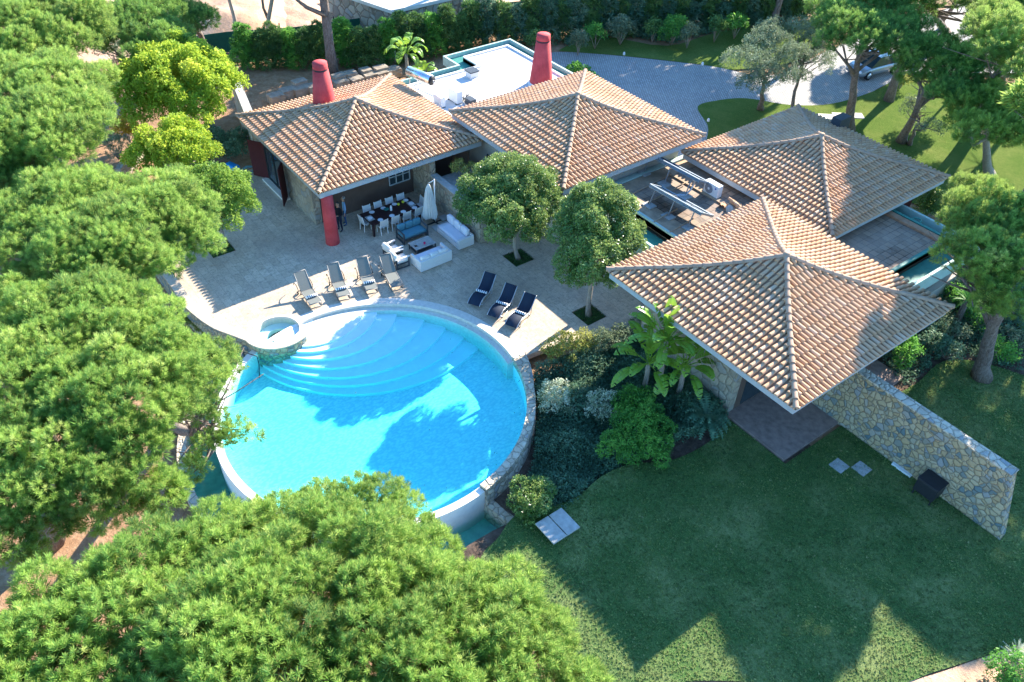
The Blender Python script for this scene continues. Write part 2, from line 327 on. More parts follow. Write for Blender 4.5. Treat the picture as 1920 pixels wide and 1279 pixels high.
# ================================================================= GROUND
PC = (-22.61, 10.72); PR = 6.34
_ctl = [(-30,3,-1.45),(-22,1,-1.5),(-35,3,-1.3),(-15,7.5,-1.4),(-14.6,13,-.95),(-15.5,16,-.8),(-18,19.3,-.55),(-15,19.5,-.45),(-12.2,14,-.34),(-12,10,-.34),(-13.8,10.8,-.34),(-13,8.5,-.36),(5,34,-.34),(-5,14,-.34),(0,20,-.34),(-10,25,-.34),
        (-13.5,21,-.34),(-20,26,-.3),(-33,12,-.35),(-30,20,-.35),(-40,10,-.35),(-45,20,-.1),(-40,40,-.06),(-20,45,-.06),(-60,20,-.06),(-5,35,-.34),(-8,36,-.34),(0,38,-.34),(-10,40,-.08),(-26,24,-.35),(-45,5,-.3),(-10,4,-.4),(-18,-4,-1.2),(-30,-6,-1.3),(-26,13,-.4),(-8,29,-.34),(-3,27,-.34)]
_cx = np.array(_ctl)
def hgt(x, y):
    d = (x-_cx[:, 0])**2+(y-_cx[:, 1])**2+.15; w = d**-1.8; return float((w*_cx[:, 2]).sum()/w.sum())
def hole_r(x, y):
    a = math.degrees(math.atan2(y-PC[1], x-PC[0]))
    return 8.0 if -140 < a < 10.5 else 6.75
def make_ground():
    x0, x1, y0, y1, st = -110, 30, -30, 120, .5; xs = np.arange(x0, x1+.01, st); ys = np.arange(y0, y1+.01, st)
    vs = []; inside = []
    for y in ys:
        for x in xs:
            r = math.hypot(x-PC[0], y-PC[1]); inside.append(r < hole_r(x, y)); vs.append([x, y, hgt(x, y)+.05*math.sin(x*1.3+y*.7)*math.sin(y*.9-x*.4) * (1 if y < 5 or x < -46 else .15)])
    nx = len(xs); fs = []; keep = set()
    for j in range(len(ys)-1):
        for i in range(nx-1):
            q = (j*nx+i, j*nx+i+1, (j+1)*nx+i+1, (j+1)*nx+i)
            if all(inside[k] for k in q): continue
            fs.append(q); keep.update(q)
    for k in keep:
        if inside[k]:
            v = vs[k]; a = math.atan2(v[1]-PC[1], v[0]-PC[0]); r = hole_r(v[0], v[1]); v[0] = PC[0]+r*math.cos(a); v[1] = PC[1]+r*math.sin(a)
    m = MB(); m.smooth = True; m.add(vs, fs)
    for k, q in enumerate(fs):
        x = vs[q[0]][0]+.25; y = vs[q[0]][1]+.25
        if (-19.5 < x < -10 and 8.5 < y < 24) or (x > -16 and 30 < y < 45): m.m[k] = 1
    return m.build('ground', [M_NEEDLE, M_SOIL], kind='structure')
make_ground()
sheet('terrain', [(-600,-400),(400,-400),(400,700),(-600,700)], [], -1.9, M_SOIL, kind='structure')
# front lawn, with its curved edges
lawn = smooth_line([(-13.3,22.3),(-12.9,20.6),(-13.1,18.7),(-13.9,17.2),(-14.1,15.8),(-13.9,14.4),(-14.2,13.2),(-14.6,12.2),(-14.2,11.0),(-13.2,9.6),(-8,10),(-6,13),(-2.6,17.4),(-1.75,19.4),(-.7,22.2),(1,26),(5,30),(5,36),(-3,36.2),(-7.5,35.3),(-9.9,33.6),(-9.9,31)], 6)+[(-10.3,26),(-10.3,22.3)]
sheet('lawn', lawn, [], -.275, M_GRASS, kind='structure')
# earth bed bottom right
sheet('flower_bed', smooth_line([(-8,5),(-2.8,16.8),(-1.8,19.1),(-.8,21.9),(.8,25),(8,25),(8,5)], 5), [], -.30, M_SAND, kind='structure')
backlawn = [P(1050,92), P(1130,68), P(1250,85), P(1345,60), P(1480,40), P(1560,40), P(1500,110), P(1370,130), P(1330,122), P(1180,105), P(1080,97)]
sheet('back_lawn', smooth_line(backlawn, 4, True), [], -.035, M_GRASS2, kind='structure')
isl = smooth_line([P(1325,262), P(1327,235), P(1308,200), P(1345,188), P(1400,184), P(1480,196), P(1560,194), P(1640,170), P(1690,145), P(1760,150), P(1900,170)], 6)+[(-8,80),(6,60),(3,38),(-8,37.5),(-13,40),(-17,44),(-26,43),(-29,39)]
sheet('side_lawn', isl, [], -.012, M_GRASS2, kind='structure')
dw = smooth_line([(-47.5,37.5), P(1030,98), P(1080,98), P(1180,106), P(1330,123), P(1450,140), P(1560,90), P(1650,55), P(1760,20), P(1840,0), P(1900,40)], 5)+[(-20,75), P(1700,138), P(1640,169), (-20,50), (-24,34), (-36,34)]
sheet('driveway', dw, [], -.022, M_COBBLE, kind='structure')
sand = smooth_line([(-66,-10), (-63,12), (-60.6,20), (-58.6,25), (-57.2,32), (-55.3,39), (-52.5,48), (-50,60)], 4)+[(-108,110),(-108,-10)]
sheet('building_lot', sand, [], 0.06, M_SAND, kind='structure')
MB_ = MB
# sand mound on the lot
def mound(cx, cy, rx, ry, h, sd):
    r = random.Random(sd); m = MB(); m.smooth = True; n = 22; vs = []; fs = []
    ph = [r.random()*6 for _ in range(6)]
    for j in range(n+1):
        for i in range(n+1):
            u = i/n*2-1; v = j/n*2-1; q = math.hypot(u, v); z = h*max(0, 1-q**1.6)*(1+.25*math.sin(u*5+ph[0])*math.sin(v*4+ph[1])+.12*math.sin(u*13+ph[2])*math.sin(v*11+ph[3]))
            vs.append((cx+u*rx, cy+v*ry, z-.02))
    for j in range(n):
        for i in range(n): fs.append((j*(n+1)+i, j*(n+1)+i+1, (j+1)*(n+1)+i+1, (j+1)*(n+1)+i))
    m.add(vs, fs); return m
c = P(420, 20); mound(c[0], c[1], 7, 6, 2.0, 1).build('earth_mound', M_SAND, label='tall mound of dug orange earth beyond the back fence', cat='earth mound')
c = P(540, 15); mound(c[0], c[1], 6, 3, .8, 2).build('earth_mound', M_SAND, label='low bank of pale tracked earth between the bare pine trunks', cat='earth mound')
# ================================================================= PATIO
def rect(x0, x1, y0, y1): return [(x0,y0),(x1,y0),(x1,y1),(x0,y1)]
SPC = (-29.0, 9.24)
arc = [p for p in circle(PC, PR+.42, 80, math.radians(199), math.radians(77.5), True) if math.hypot(p[0]-SPC[0], p[1]-SPC[1]) > 1.12 and p[1] > SPC[1]]
spa_arc = [p for p in circle(SPC, 1.1, 60, math.radians(262), math.radians(20), True) if math.hypot(p[0]-PC[0], p[1]-PC[1]) > PR+.40]
pat = [(-38.6,6.75),(-36.6,6.7),(-34.9,6.75),(-33,6.72),(-31.1,7.0),(-30,7.35),(-29.35,7.65)]+spa_arc+arc+[(-21,18.6),(-20.4,20.8),(-19.9,22.35),(-19.2,24),(-19.2,28),(-36,28),(-43.2,24),(-43.3,13),(-41,11),(-39.6,8.5)]
PITS = [rect(-27.9,-26.7,21.18,22.38), rect(-22.3,-21.1,21.16,22.36), rect(-37.2,-36,9,10.2)]
SPC = (-29.0, 9.24)
spah = circle(SPC, 1.36, 48)
sheet('patio', pat, PITS, 0, M_PAVE, depth=.3, kind='structure')
for p in PITS: sheet('planting_soil', p, [], -.1, M_SOIL, kind='structure')
# ================================================================= POOL
pool = thing('swimming_pool', 'large round blue pool with curved entry steps sunk beside the patio', 'swimming pool', (PC[0], PC[1], 0))
m = MB(); m.prism(circle(PC, PR+.02, 96), -1.6, -1.12); m.build('pool_floor', M_RIPPLES, pool)
m = MB(); m.ring(circle(PC, PR, 128), circle(PC, PR+.2, 128), -1.6, -.13, True); m.build('pool_wall', M_PLASTER, pool)
def lens(c, R):
    pts = []
    for k in range(240):
        a = 2*PI*k/240; p = (c[0]+R*math.cos(a), c[1]+R*math.sin(a))
        if math.hypot(p[0]-PC[0], p[1]-PC[1]) < PR: pts.append(p)
        p = (PC[0]+(PR+.0)*math.cos(a), PC[1]+(PR+.0)*math.sin(a))
        if math.hypot(p[0]-c[0], p[1]-c[1]) < R: pts.append(p)
    g = (sum(p[0] for p in pts)/len(pts), sum(p[1] for p in pts)/len(pts))
    return sorted(pts, key=lambda p: math.atan2(p[1]-g[1], p[0]-g[0]))
STEPS = [((-29.86,14.19),6.70,-.97),((-29.78,13.7),5.95,-.82),((-29.6,13.1),5.10,-.67),((-29.55,12.55),4.30,-.52),((-29.45,11.85),3.40,-.37),((-29.6,11.4),2.92,-.24),((-29.6,11.16),2.50,-.155)]
for i, (c, R, z) in enumerate(STEPS):
    m = MB(); m.prism(lens(c, R), -1.3, z); m.build('pool_step', M_PLASTER, pool)
m = MB(); m.ring(circle(PC, PR-.004, 90, math.radians(77.5), math.radians(184), True), circle(PC, PR+.44, 90, math.radians(77.5), math.radians(184), True), -.3, .012)
m.build('coping', M_COPE, pool)
m = MB(); m.ring(circle(PC, PR-.3, 90, math.radians(77.5), math.radians(178), True), circle(PC, PR+.02, 90, math.radians(77.5), math.radians(178), True), -1.3, -.15); m.build('underwater_ledge', M_COPE, pool)
m = MB(); m.ring(circle(PC, PR-.01, 120, math.radians(-160), math.radians(8), True), circle(PC, PR+.29, 120, math.radians(-160), math.radians(8), True), -1.9, -.105); m.build('overflow_lip', M_LIP, pool)
def ringw(a0, a1, r0, r1, n=50): return circle(PC, r0, n, math.radians(a0), math.radians(a1), True), circle(PC, r1, n, math.radians(a0), math.radians(a1), True)
i_, o_ = ringw(8.2, 79, PR-.006, PR+.36)
o_ = [(PC[0]+(PR+.36+.32*max(0, k/len(o_)-.72)/.28)*math.cos(math.atan2(p[1]-PC[1], p[0]-PC[0])), PC[1]+(PR+.36+.32*max(0, k/len(o_)-.72)/.28)*math.sin(math.atan2(p[1]-PC[1], p[0]-PC[0]))) for k, p in enumerate(o_)]
m = MB(); m.ring(i_, o_, -.35, .04); m.build('stone_coping', M_STONEP, pool)
i_, o_ = ringw(8.2, 80, PR+.03, PR+.62)
m = MB(); n = len(i_); top = [(PC[0]+(PR+.33)*math.cos(math.radians(8.2+71.8*k/(n-1))), PC[1]+(PR+.33)*math.sin(math.radians(8.2+71.8*k/(n-1)))) for k in range(n)]
m.add([(p[0],p[1],-2) for p in o_]+[(p[0],p[1],-.05) for p in top]+[(p[0],p[1],-.05) for p in i_], [(k,k+1,n+k+1,n+k) for k in range(n-1)]+[(n+k,n+k+1,2*n+k+1,2*n+k) for k in range(n-1)]+[(0,n,2*n)]); m.build('stone_facing', M_STONEP, pool)
# catch basin
i_, o_ = ringw(-150, 9, PR+1.5, PR+1.86, 80); m = MB(); m.ring(i_, o_, -2, -1.0); m.build('basin_wall', M_STONEP, pool)
i_, o_ = ringw(-150, 9, PR+.2, PR+1.6, 80); m = MB(); m.ring(i_, o_, -2.1, -1.75); m.build('basin_floor', simple('teal_basin_plaster', (.30,.62,.52), .8, .2, 3), pool)
m = MB(); a = math.radians(9.4); u = Vector((math.cos(a), math.sin(a), 0)); c = Vector((PC[0], PC[1], 0))+u*7.3; m.obox(c, u, None, 1.0, .18, -2, -.82); m.build('basin_wall', M_STONEP, pool)
m = MB(); a = math.radians(2); m.prism([(PC[0]+r*math.cos(math.radians(t)), PC[1]+r*math.sin(math.radians(t))) for r, t in ((8.15,8),(9.3,7),(9.6,1),(9.1,-6),(8.15,-7))], -2, -1.02); m.build('basin_apron', M_STONEP, pool)
WTR = mat_water('pool_water_clear', (.0,.955,.995), .62, .03, .02, 4)
WTR2 = mat_water('spa_water_clear', (.12,.86,.80), .6, .02, .01, 6); WTR3 = mat_water('basin_water_clear', (.06,.70,.60), 1.0, .02, .015, 5)
m = MB(); m.prism(circle(PC, PR+.004, 128), -1.3, -.118); m.build('water', WTR, kind='structure')
i_, o_ = ringw(-149.5, 9, PR+.285, PR+1.52, 90); m = MB(); m.ring(i_, o_, -1.9, -1.2); m.build('water', WTR3, kind='structure')
# spa
spa = thing('spa_tub', 'small round turquoise plunge tub set between patio and large pool', 'hot tub', (SPC[0], SPC[1], 0))
m = MB(); m.ring(circle(SPC, .98, 64), circle(SPC, 1.13, 64), -1.15, .016, True); m.build('tub_rim', M_COPE, spa)
m = MB(); m.prism(circle(SPC, 1.0, 48), -1.25, -.65); m.build('tub_floor', M_PLASTER, spa)
m = MB(); m.ring(circle(SPC, .58, 48, math.radians(60), math.radians(270), True), circle(SPC, .99, 48, math.radians(60), math.radians(270), True), -1, -.38); m.build('bench', M_PLASTER, spa)
m = MB(); m.prism(circle(SPC, .985, 64), -1.0, -.12); m.build('water', WTR2, kind='structure')
# retaining wall curling round the spa
def offs(pts, d):
    out = []
    for i in range(len(pts)):
        a = Vector(pts[max(0, i-1)]); b = Vector(pts[min(len(pts)-1, i+1)]); t = (b-a).normalized(); out.append((pts[i][0]-t.y*d, pts[i][1]+t.x*d))
    return out
rw = smooth_line([(-39.5,6.25),(-36.6,6.38),(-34.6,6.42),(-32.6,6.42),(-30.7,6.82),(-29.6,7.36)], 6)+circle(SPC, 1.52, 30, math.radians(-86), math.radians(33), True)
t = thing('retaining_wall', 'curved stone retaining wall curling from the patio edge round the plunge tub', 'wall', (-31, 7, -1.5))
m = MB(); m.ring(offs(rw, .39), rw, -2.2, .20); m.build('wall', M_STONEW, t)
m = MB(); m.ring(offs(rw, .42), offs(rw, -.03), .20, .26); m.build('cap_stone', simple('sandy_cap_stone', (.58,.46,.34), .85, .15, 5, bump=.4), t)
# handrail where steps leave the water's edge
t = thing('pool_ladder', 'small dark metal rail at the pool edge below the retaining wall', 'handrail', P(470, 670, 0)+(0,))
a = P3(456,660,.1); b = P3(482,668,.1); c = P3(482,690,-.3); m = MB(); m.tube([a+Vector((0,0,-1.2)), a, b, b+Vector((0,0,-.5)), c+Vector((0,0,-.6))], .025, 6); m.build('rail', M_BLACK, t)
# ================================================================= VILLA
villa = thing('villa', 'single storey villa of linked pavilions with four hipped terracotta tile roofs', 'house', (-27, 26, 0))
PROF = [(0,0),(1,.27),(2,.50),(3,.79),(4,1.16),(5,1.66)]
def prof(t):
    t = max(0, min(5, t))
    i = min(4, int(t)); return PROF[i][1]+(PROF[i+1][1]-PROF[i][1])*(t-i)
S2 = 4.985
def tile_roof(cx, cy, he, seed):
    rr = random.Random(seed)
    rot = [Matrix.Rotation(k*PI/2, 3, 'Z') for k in range(4)]
    m = MB(); m.mi = 1
    for R in rot:   # pan surface
        n = 20; vs = []; fs = []
        for j in range(n+1):
            v = S2*j/n; z = he+prof(v*5/S2)
            for s in (-1, 1): vs.append(R @ Vector((s*(S2-v), -(S2-v), z-he)) + Vector((cx, cy, he)))
        for j in range(n): fs.append((2*j, 2*j+1, 2*j+3, 2*j+2))
        m.add(vs, fs)
    m.mi = 0; m.smooth = True
    ncol = 40; w = 2*S2/ncol
    for R in rot:
        for c_ in range(ncol):
            u = -S2+w*(c_+.5); vmax = S2-abs(u)+.03
            v = -.06; k = 0
            while v < vmax:
                v1 = min(v+.40, vmax)+.03
                j0 = rr.uniform(-.008, .008); ju = rr.uniform(-.006, .006)
                vs = []; seg = 6
                for (vv, rad, lift) in ((v+j0, .090, .075), (v1, .070, .008)):
                    z = prof(max(0, vv)*5/S2) + (0 if vv >= 0 else vv*.27)
                    for q in range(seg+1):
                        a = PI*q/seg; vs.append(R @ Vector((u+ju+rad*math.cos(a), -(S2-vv), z+lift+rad*math.sin(a)*.92)) + Vector((cx, cy, he)))
                fs = [(q, q+1, seg+2+q, seg+1+q) for q in range(seg)]
                # butt end thickness
                vs += [vs[q]*1 for q in range(seg+1)]
                b0 = len(vs)-(seg+1)
                for q in range(seg+1):
                    a = PI*q/seg; zz = prof(max(0, v+j0)*5/S2) + (0 if v+j0 >= 0 else (v+j0)*.27)
                    vs.append(R @ Vector((u+ju+.068*math.cos(a), -(S2-v-j0), zz+.045+.055*math.sin(a)*.92)) + Vector((cx, cy, he)))
                fs += [(b0+q, b0+seg+1+q, b0+seg+2+q, b0+q+1) for q in range(seg)]
                m.add(vs, fs); v += .385
    roof = m.build('tile_roof', [M_TILE, M_PAN], villa)
    m = MB(); m.smooth = True
    for R in rot:   # hip caps
        L = math.sqrt(2); n = 18
        for k in range(n):
            t0 = k/n*5; t1 = min(5, (k+1)/n*5+.06)
            p0 = Vector((-(S2-t0*S2/5), -(S2-t0*S2/5), prof(t0)+.10)); p1 = Vector((-(S2-t1*S2/5), -(S2-t1*S2/5), prof(t1)+.085))
            d = (p1-p0).normalized(); s_ = Vector((d.y, -d.x, 0)).normalized(); up = s_.cross(d).normalized()
            if up.z < 0: up = -up
            for (a0, a1, r0, r1) in ((p0, p1, .112, .095), (p0-d*.02, p0+d*.03, .130, .130)):
                vs = []
                for q, (pp, rad) in enumerate(((a0, r0), (a1, r1))):
                    for g in range(9):
                        a = PI*g/8-.0; vs.append(R @ (pp+s_*rad*math.cos(a)+up*rad*math.sin(a)*.95) + Vector((cx, cy, he)))
                m.add(vs, [(g, g+1, 10+g, 9+g) for g in range(8)])
    m.smooth = False; m.tube([(cx,cy,he+1.6),(cx,cy,he+1.86)], [.2,.13], 10)
    o = m.build('ridge_cap', M_CAP, None); me = o.data; me.transform(Matrix.Translation(-Vector(villa.location))); o.parent = roof
    m = MB(); e = S2-.10; f = S2-.48
    m.ring(rect(cx-f, cx+f, cy-f, cy+f), rect(cx-e, cx+e, cy-e, cy+e), he-.34, he-.03, True)
    m.ring(rect(cx-3.9, cx+3.9, cy-3.9, cy+3.9), rect(cx-f+.01, cx+f-.01, cy-f+.01, cy+f-.01), he-.12, he-.05, True)
    m.build('fascia', M_FASCIA, villa)
    return roof
R1 = (-38.575, 19.05, 3.2); R2 = (-31.175, 28.47, 3.93); R3 = (-21.70, 37.30, 3.08); R4 = (-14.855, 25.60, 4.17)
for i, r in enumerate((R1, R2, R3, R4)): tile_roof(*r, i)
def wallbox(x0, x1, y0, y1, z1, mat=M_STONEW, z0=-.6, name='wall', **kw):
    m = MB(); m.box(x0, x1, y0, y1, z0, z1); return m.build(name, mat, villa, **kw)
M_HST = mat_stone('house_wall_stone', 3.6, (.40,.33,.24), (.30,.27,.22), (.47,.40,.30), (.30,.25,.19), .03)
M_BROWNW = simple('brown_render', (.13,.085,.065), .85, .12, 2, bump=.1); M_BEIGE = simple('beige_render', (.45,.40,.33), .85, .08, 2)
# pavilion 1: enclosed room, open dining terrace
wallbox(-43.1,-35.8,14.62,15.0,3.0,M_HST); wallbox(-43.1,-42.75,15.0,23.4,3.0,M_HST); wallbox(-36.2,-35.83,15.0,23.4,3.0,M_BROWNW); wallbox(-42.75,-36.2,23.05,23.4,3.0,M_HST)
wallbox(-35.82,-34.0,20.75,21.1,3.0,M_HST)
m = MB(); m.lathe([(.36,0),(.335,1.2),(.30,2.87)], (-33.86,14.59,0), 32); m.build('column', M_RED, villa)
m = MB(); m.box(-35.75,-33.95,14.45,14.75,2.86,3.15) if False else m.box(-36.0,-33.75,14.42,14.78,2.72,2.9); m.build('beam', M_FASCIA, villa)
# garden door with folded shutters on the left wall
def door(x0, x1, y, z0, z1):
    m = MB(); m.box(x0,x1,y-.05,y+.02,z0,z1); f = m.build('glass_door', M_GLASS, villa)
    m = MB(); off = Vector(villa.location)
    for a in (x0, (x0+x1)/2, x1): m.box(a-.04,a+.04,y-.09,y-.052,z0,z1)
    m.box(x0,x1,y-.088,y-.054,z1-.08,z1); m.box(x0,x1,y-.088,y-.054,z0,z0+.08)
    o = m.build('frame', M_BLACK); o.data.transform(Matrix.Translation(-off)); o.parent = f
door(-41.4,-39.2,14.6,.12,2.3)
wallbox(-41.7,-38.9,14.2,14.61,.12,M_COPE,0,'door_step')
for (a, b) in (((-41.5,14.55),(-42.35,14.0)), ((-39.1,14.55),(-38.3,13.95))):
    m = MB(); m.bar((a[0],a[1],1.22),(b[0],b[1],1.22),.05,2.25,up=(0,0,1)); m.build('shutter', M_DRED, villa)
# window and door on the dining back wall
m = MB(); m.box(-35.83,-35.79,19.2,20.5,.9,2.3); w_ = m.build('window', M_GLASS, villa)
m = MB()
for y in (19.2,19.63,20.07,20.5): m.box(-35.788,-35.75,y-.03,y+.03,.9,2.3)
for z in (.9,1.37,1.83,2.3): m.box(-35.786,-35.752,19.2,20.5,z-.03,z+.03)
o = m.build('window_bars', M_FASCIA); o.data.transform(Matrix.Translation(-Vector(villa.location))); o.parent = w_
# pavilion 2
wallbox(-35.4,-27.2,24.3,24.65,3.7,M_BEIGE); wallbox(-35.4,-35.05,24.65,32.7,3.7,M_BEIGE); wallbox(-27.55,-27.2,24.65,32.7,3.7,M_BEIGE); wallbox(-35.05,-27.55,32.35,32.7,3.7,M_BEIGE)
m = MB(); m.box(-33.6,-30.6,24.24,24.29,0,2.3); m.build('glass_door', M_GLASS, villa)
# pavilion 3
wallbox(-25.9,-17.7,33.0,33.35,2.85,M_BEIGE); wallbox(-18.05,-17.7,33.35,41.4,2.85,M_DRED); wallbox(-25.9,-25.55,33.35,41.4,2.85,M_BEIGE); wallbox(-25.55,-18.05,41.05,41.4,2.85,M_BEIGE)
# pavilion 4 with the corner terrace
wallbox(-19.0,-13.55,22.42,22.8,3.9,M_HST); wallbox(-19.0,-18.65,22.8,29.6,3.9,M_BEIGE); wallbox(-13.9,-13.55,22.8,26.0,3.9,M_BROWNW); wallbox(-18.65,-11.6,29.25,29.6,3.9,M_BROWNW); wallbox(-11.95,-11.6,26.35,29.25,3.9,M_BROWNW)
m = MB(); m.box(-13.56,-13.52,23.2,25.6,-.1,2.3); m.build('glass_door', M_GLASS, villa)
m = MB(); m.box(-19.2,-10.45,22.35,25.9,-.7,-.2); m.box(-19.2,-10.45,26.4,30.65,-.7,-.205); m.build('terrace', simple('terracotta_terrace', (.30,.21,.17), .85, .25, 4, bump=.2), villa)
# linking flat roofs
def flat_roof(inner, outer, z, top, rim, trough, name='flat_roof', wallz=-.3, drop=.3):
    m = MB(); m.prism(inner, z-.3, z); o = m.build(name, top, villa)
    def shr(poly, d):
        g = []; n = len(poly)
        for i in range(n):
            p = Vector(poly[i]); a = (p-Vector(poly[i-1])).normalized(); b = (Vector(poly[(i+1) % n])-p).normalized()
            na = Vector((-a.y, a.x)); nb = Vector((-b.y, b.x)); s_ = (na+nb); k = d/(1+na.dot(nb)); g.append(tuple(p+s_*k))
        return g
    m = MB(); m.ring(shr(inner, .16), inner, z-.28, z+.10, True); p_ = m.build('parapet', rim, None); p_.data.transform(Matrix.Translation(-Vector(villa.location))); p_.parent = o
    m = MB(); m.ring(shr(inner, .002), shr(outer, .1), z-drop-.3, z-drop, True); q = m.build('gutter', trough, None); q.data.transform(Matrix.Translation(-Vector(villa.location))); q.parent = o
    m = MB(); m.ring(shr(outer, .14), outer, z-drop-.35, z+.0, True); q = m.build('gutter_edge', M_GREENT, None); q.data.transform(Matrix.Translation(-Vector(villa.location))); q.parent = o
    m = MB(); m.prism(shr(outer, .5), wallz, z-drop-.31); m.build('wall', M_BEIGE, villa)
    return o
c1, c2, c3, c4, c5 = P(953,86,2.85), P(863.5,109,2.85), P(900,124,2.85), P(765,162,2.85), P(1062,147,2.85)
yb = (c1[1]+c5[1])/2; xl = (c1[0]+c2[0])/2; yn = (c2[1]+c3[1])/2; xn = c3[0]
FC = [(xl, yb), (xl, yn), (xn, yn), (xn, 24.4), (-35.6, 24.4), (-35.6, yb)]
OC = [(xl-.95, yb+.9), (xl-.95, yn-.95), (xn-.95, yn-.95), (xn-.95, 24.1), (-35.4, 24.1), (-35.4, yb+.9)]
M_FLATP = mat_paving(); M_FLATP.name = 'mossy_roof_pavers'
nt = M_FLATP.node_tree
for n in nt.nodes:
    if n.type == 'TEX_BRICK':
        n.offset = 0; n.inputs['Brick Width'].default_value = .4; n.inputs['Row Height'].default_value = .4; n.inputs['Mortar Size'].default_value = .02
        n.inputs['Color1'].default_value = (.13,.085,.06,1); n.inputs['Color2'].default_value = (.34,.225,.15,1); n.inputs['Mortar'].default_value = (.05,.035,.028,1)
for l_ in list(nt.nodes):
    if l_.type == 'TEX_NOISE' and abs(l_.inputs['Scale'].default_value-1.4) < .01: l_.inputs['Scale'].default_value = 2.2
flat_roof(FC, OC, 2.85, M_CONC, M_WHITE, M_GREENP, drop=.25)
M_LIP2 = simple('rusty_screed', (.42,.30,.20), .9, .25, 3, bump=.2)
a_ = [(-26.9,26.75), (-19.3,26.75), (-19.3,33.6), (-26.9,33.6)]
sheet('border_slab', rect(-26.7,-19.5,26.95,27.95), [], 2.506, M_LIP2, parent=villa)
sheet('border_slab', rect(-26.7,-25.9,27.95,33), [], 2.506, M_LIP2, parent=villa)
flat_roof(a_, [(-27.15,25.35), (-19.2,25.35), (-19.2,33.7), (-27.15,33.7)], 2.5, M_FLATP, M_GREENT, M_GREENP, drop=.5)
b_ = [(-18.5,30.2), (-13.75,30.2), (-13.75,37.9), (-18.5,37.9)]
flat_roof(b_, [(-18.6,29.9), (-12.6,29.9), (-12.6,38.9), (-18.6,38.9)], 2.5, M_FLATP, M_GREENP, M_GREENP, drop=.45)
# chimneys
def chimney(x, y, z0, zt, r0, r1):
    m = MB(); m.lathe([(r0*1.02,z0),(r1,zt-.42)], (x,y,0), 36); c_ = m.build('chimney', M_RED, villa)
    for nm, pr, mt in (('smoke_slot', [(r1*.93,zt-.45),(r1*.93,zt-.30)], M_BLACK), ('chimney_cap', [(r1*.98,zt-.32),(r1*.93,zt),(.001,zt+.01)], M_RED), ('flashing', [(r0*1.12,z0-.3),(r0*1.08,z0+.12),(r0*.9,z0+.13)], M_RED if z0 < 3.5 and x < -40 else M_WHITE)):
        m = MB(); m.lathe(pr, (x,y,0), 36); o = m.build(nm, mt); o.data.transform(Matrix.Translation(-Vector(villa.location))); o.parent = c_
chimney(-41.3,18.45,3.4,6.15,.68,.43)
cc = P(1012,153,2.85); chimney(cc[0]+.25,cc[1]-.1,2.85,5.95,.72,.44)
# grey roof vent beside the far eave
v = P(1575,232,3.3); m = MB(); m.box(v[0]-.3,v[0]+.3,v[1]-.5,v[1]+.5,2.2,3.75); m.build('roof_vent', M_GREYC, villa)
# low brick courses where pavilion meets flat roofs
m = MB(); m.box(-18.4,-14.0,37.2,37.6,2.49,2.62); m.build('brick_course', M_PAN, villa)
# ---------------------------------------------------------------- freestanding walls
B = P(1880,1018,-.30)
t = thing('garden_wall', 'long freestanding fieldstone wall running out over the front lawn', 'wall', (-6, B[1], -.3))
m = MB(); y0 = B[1]; y1 = y0+.42; xe = B[0]
m.add([(-13.0,y0,-.7),(xe,y0,-.7),(xe-.95,y0,2.6),(-13.0,y0,2.6),(-13.0,y1,-.7),(xe-.02,y1,-.7),(xe-.97,y1,2.6),(-13.0,y1,2.6)], [(0,1,2,3),(5,4,7,6),(1,5,6,2),(3,2,6,7),(4,0,3,7),(0,4,5,1)])
m.build('wall', M_STONEW, t); m = MB(); m.box(-13.0,xe-.93,y0-.03,y1+.03,2.602,2.66); m.build('cap_stone', M_STONEP, t)
t = thing('terrace_wall', 'weathered stone wall behind the folded parasol holding a raised planter', 'wall', (-31.8, 20.9, 0))
m = MB(); m.box(-33.98,-29.4,20.8,21.15,-.2,1.85); m.box(-29.75,-29.4,21.15,24.2,-.2,1.85); m.build('wall', M_HST, t); m = MB(); m.box(-33.98,-29.36,20.77,21.18,1.852,1.9); m.build('cap_stone', M_SLAB, t); m = MB(); m.box(-33.98,-29.76,21.19,24.2,0,1.6); m.build('planter_soil', M_SLAB, t)
t = thing('boundary_wall', 'tall stone wall leading from the left corner of the villa', 'wall', (-45, 15, 0))
m = MB(); m.bar((-43.15,14.8,1.2),(-50.5,16.6,1.2),.38,2.9,up=(0,0,1)); m.build('wall', M_HST, t); m = MB(); m.bar((-43.15,14.8,2.68),(-50.5,16.6,2.68),.5,.08,up=(0,0,1)); m.build('cap_stone', M_SLAB, t)
t = thing('garden_wall', 'low stone wall by the steps behind the lime green trees', 'wall', P(250,300,0)+(0,))
a = P3(225,330,.4); b = P3(275,260,.4); m = MB(); m.bar(a, b, .35, .9, up=(0,0,1)); m.build('wall', M_HST, t)
t = thing('garden_wall', 'low pale wall below the palms right of the front roof corner', 'wall', P(1770,545,0)+(0,))
a = P3(1735,560,.3); b = P3(1785,525,.3); m = MB(); m.bar(a, b, .3, .9, up=(0,0,1)); m.build('wall', M_BEIGE, t)
# ================================================================= FURNITURE
def part(m, name, mat, parent, local=True, **kw):
    return m.build(name, mat, parent, world=not local, **kw)
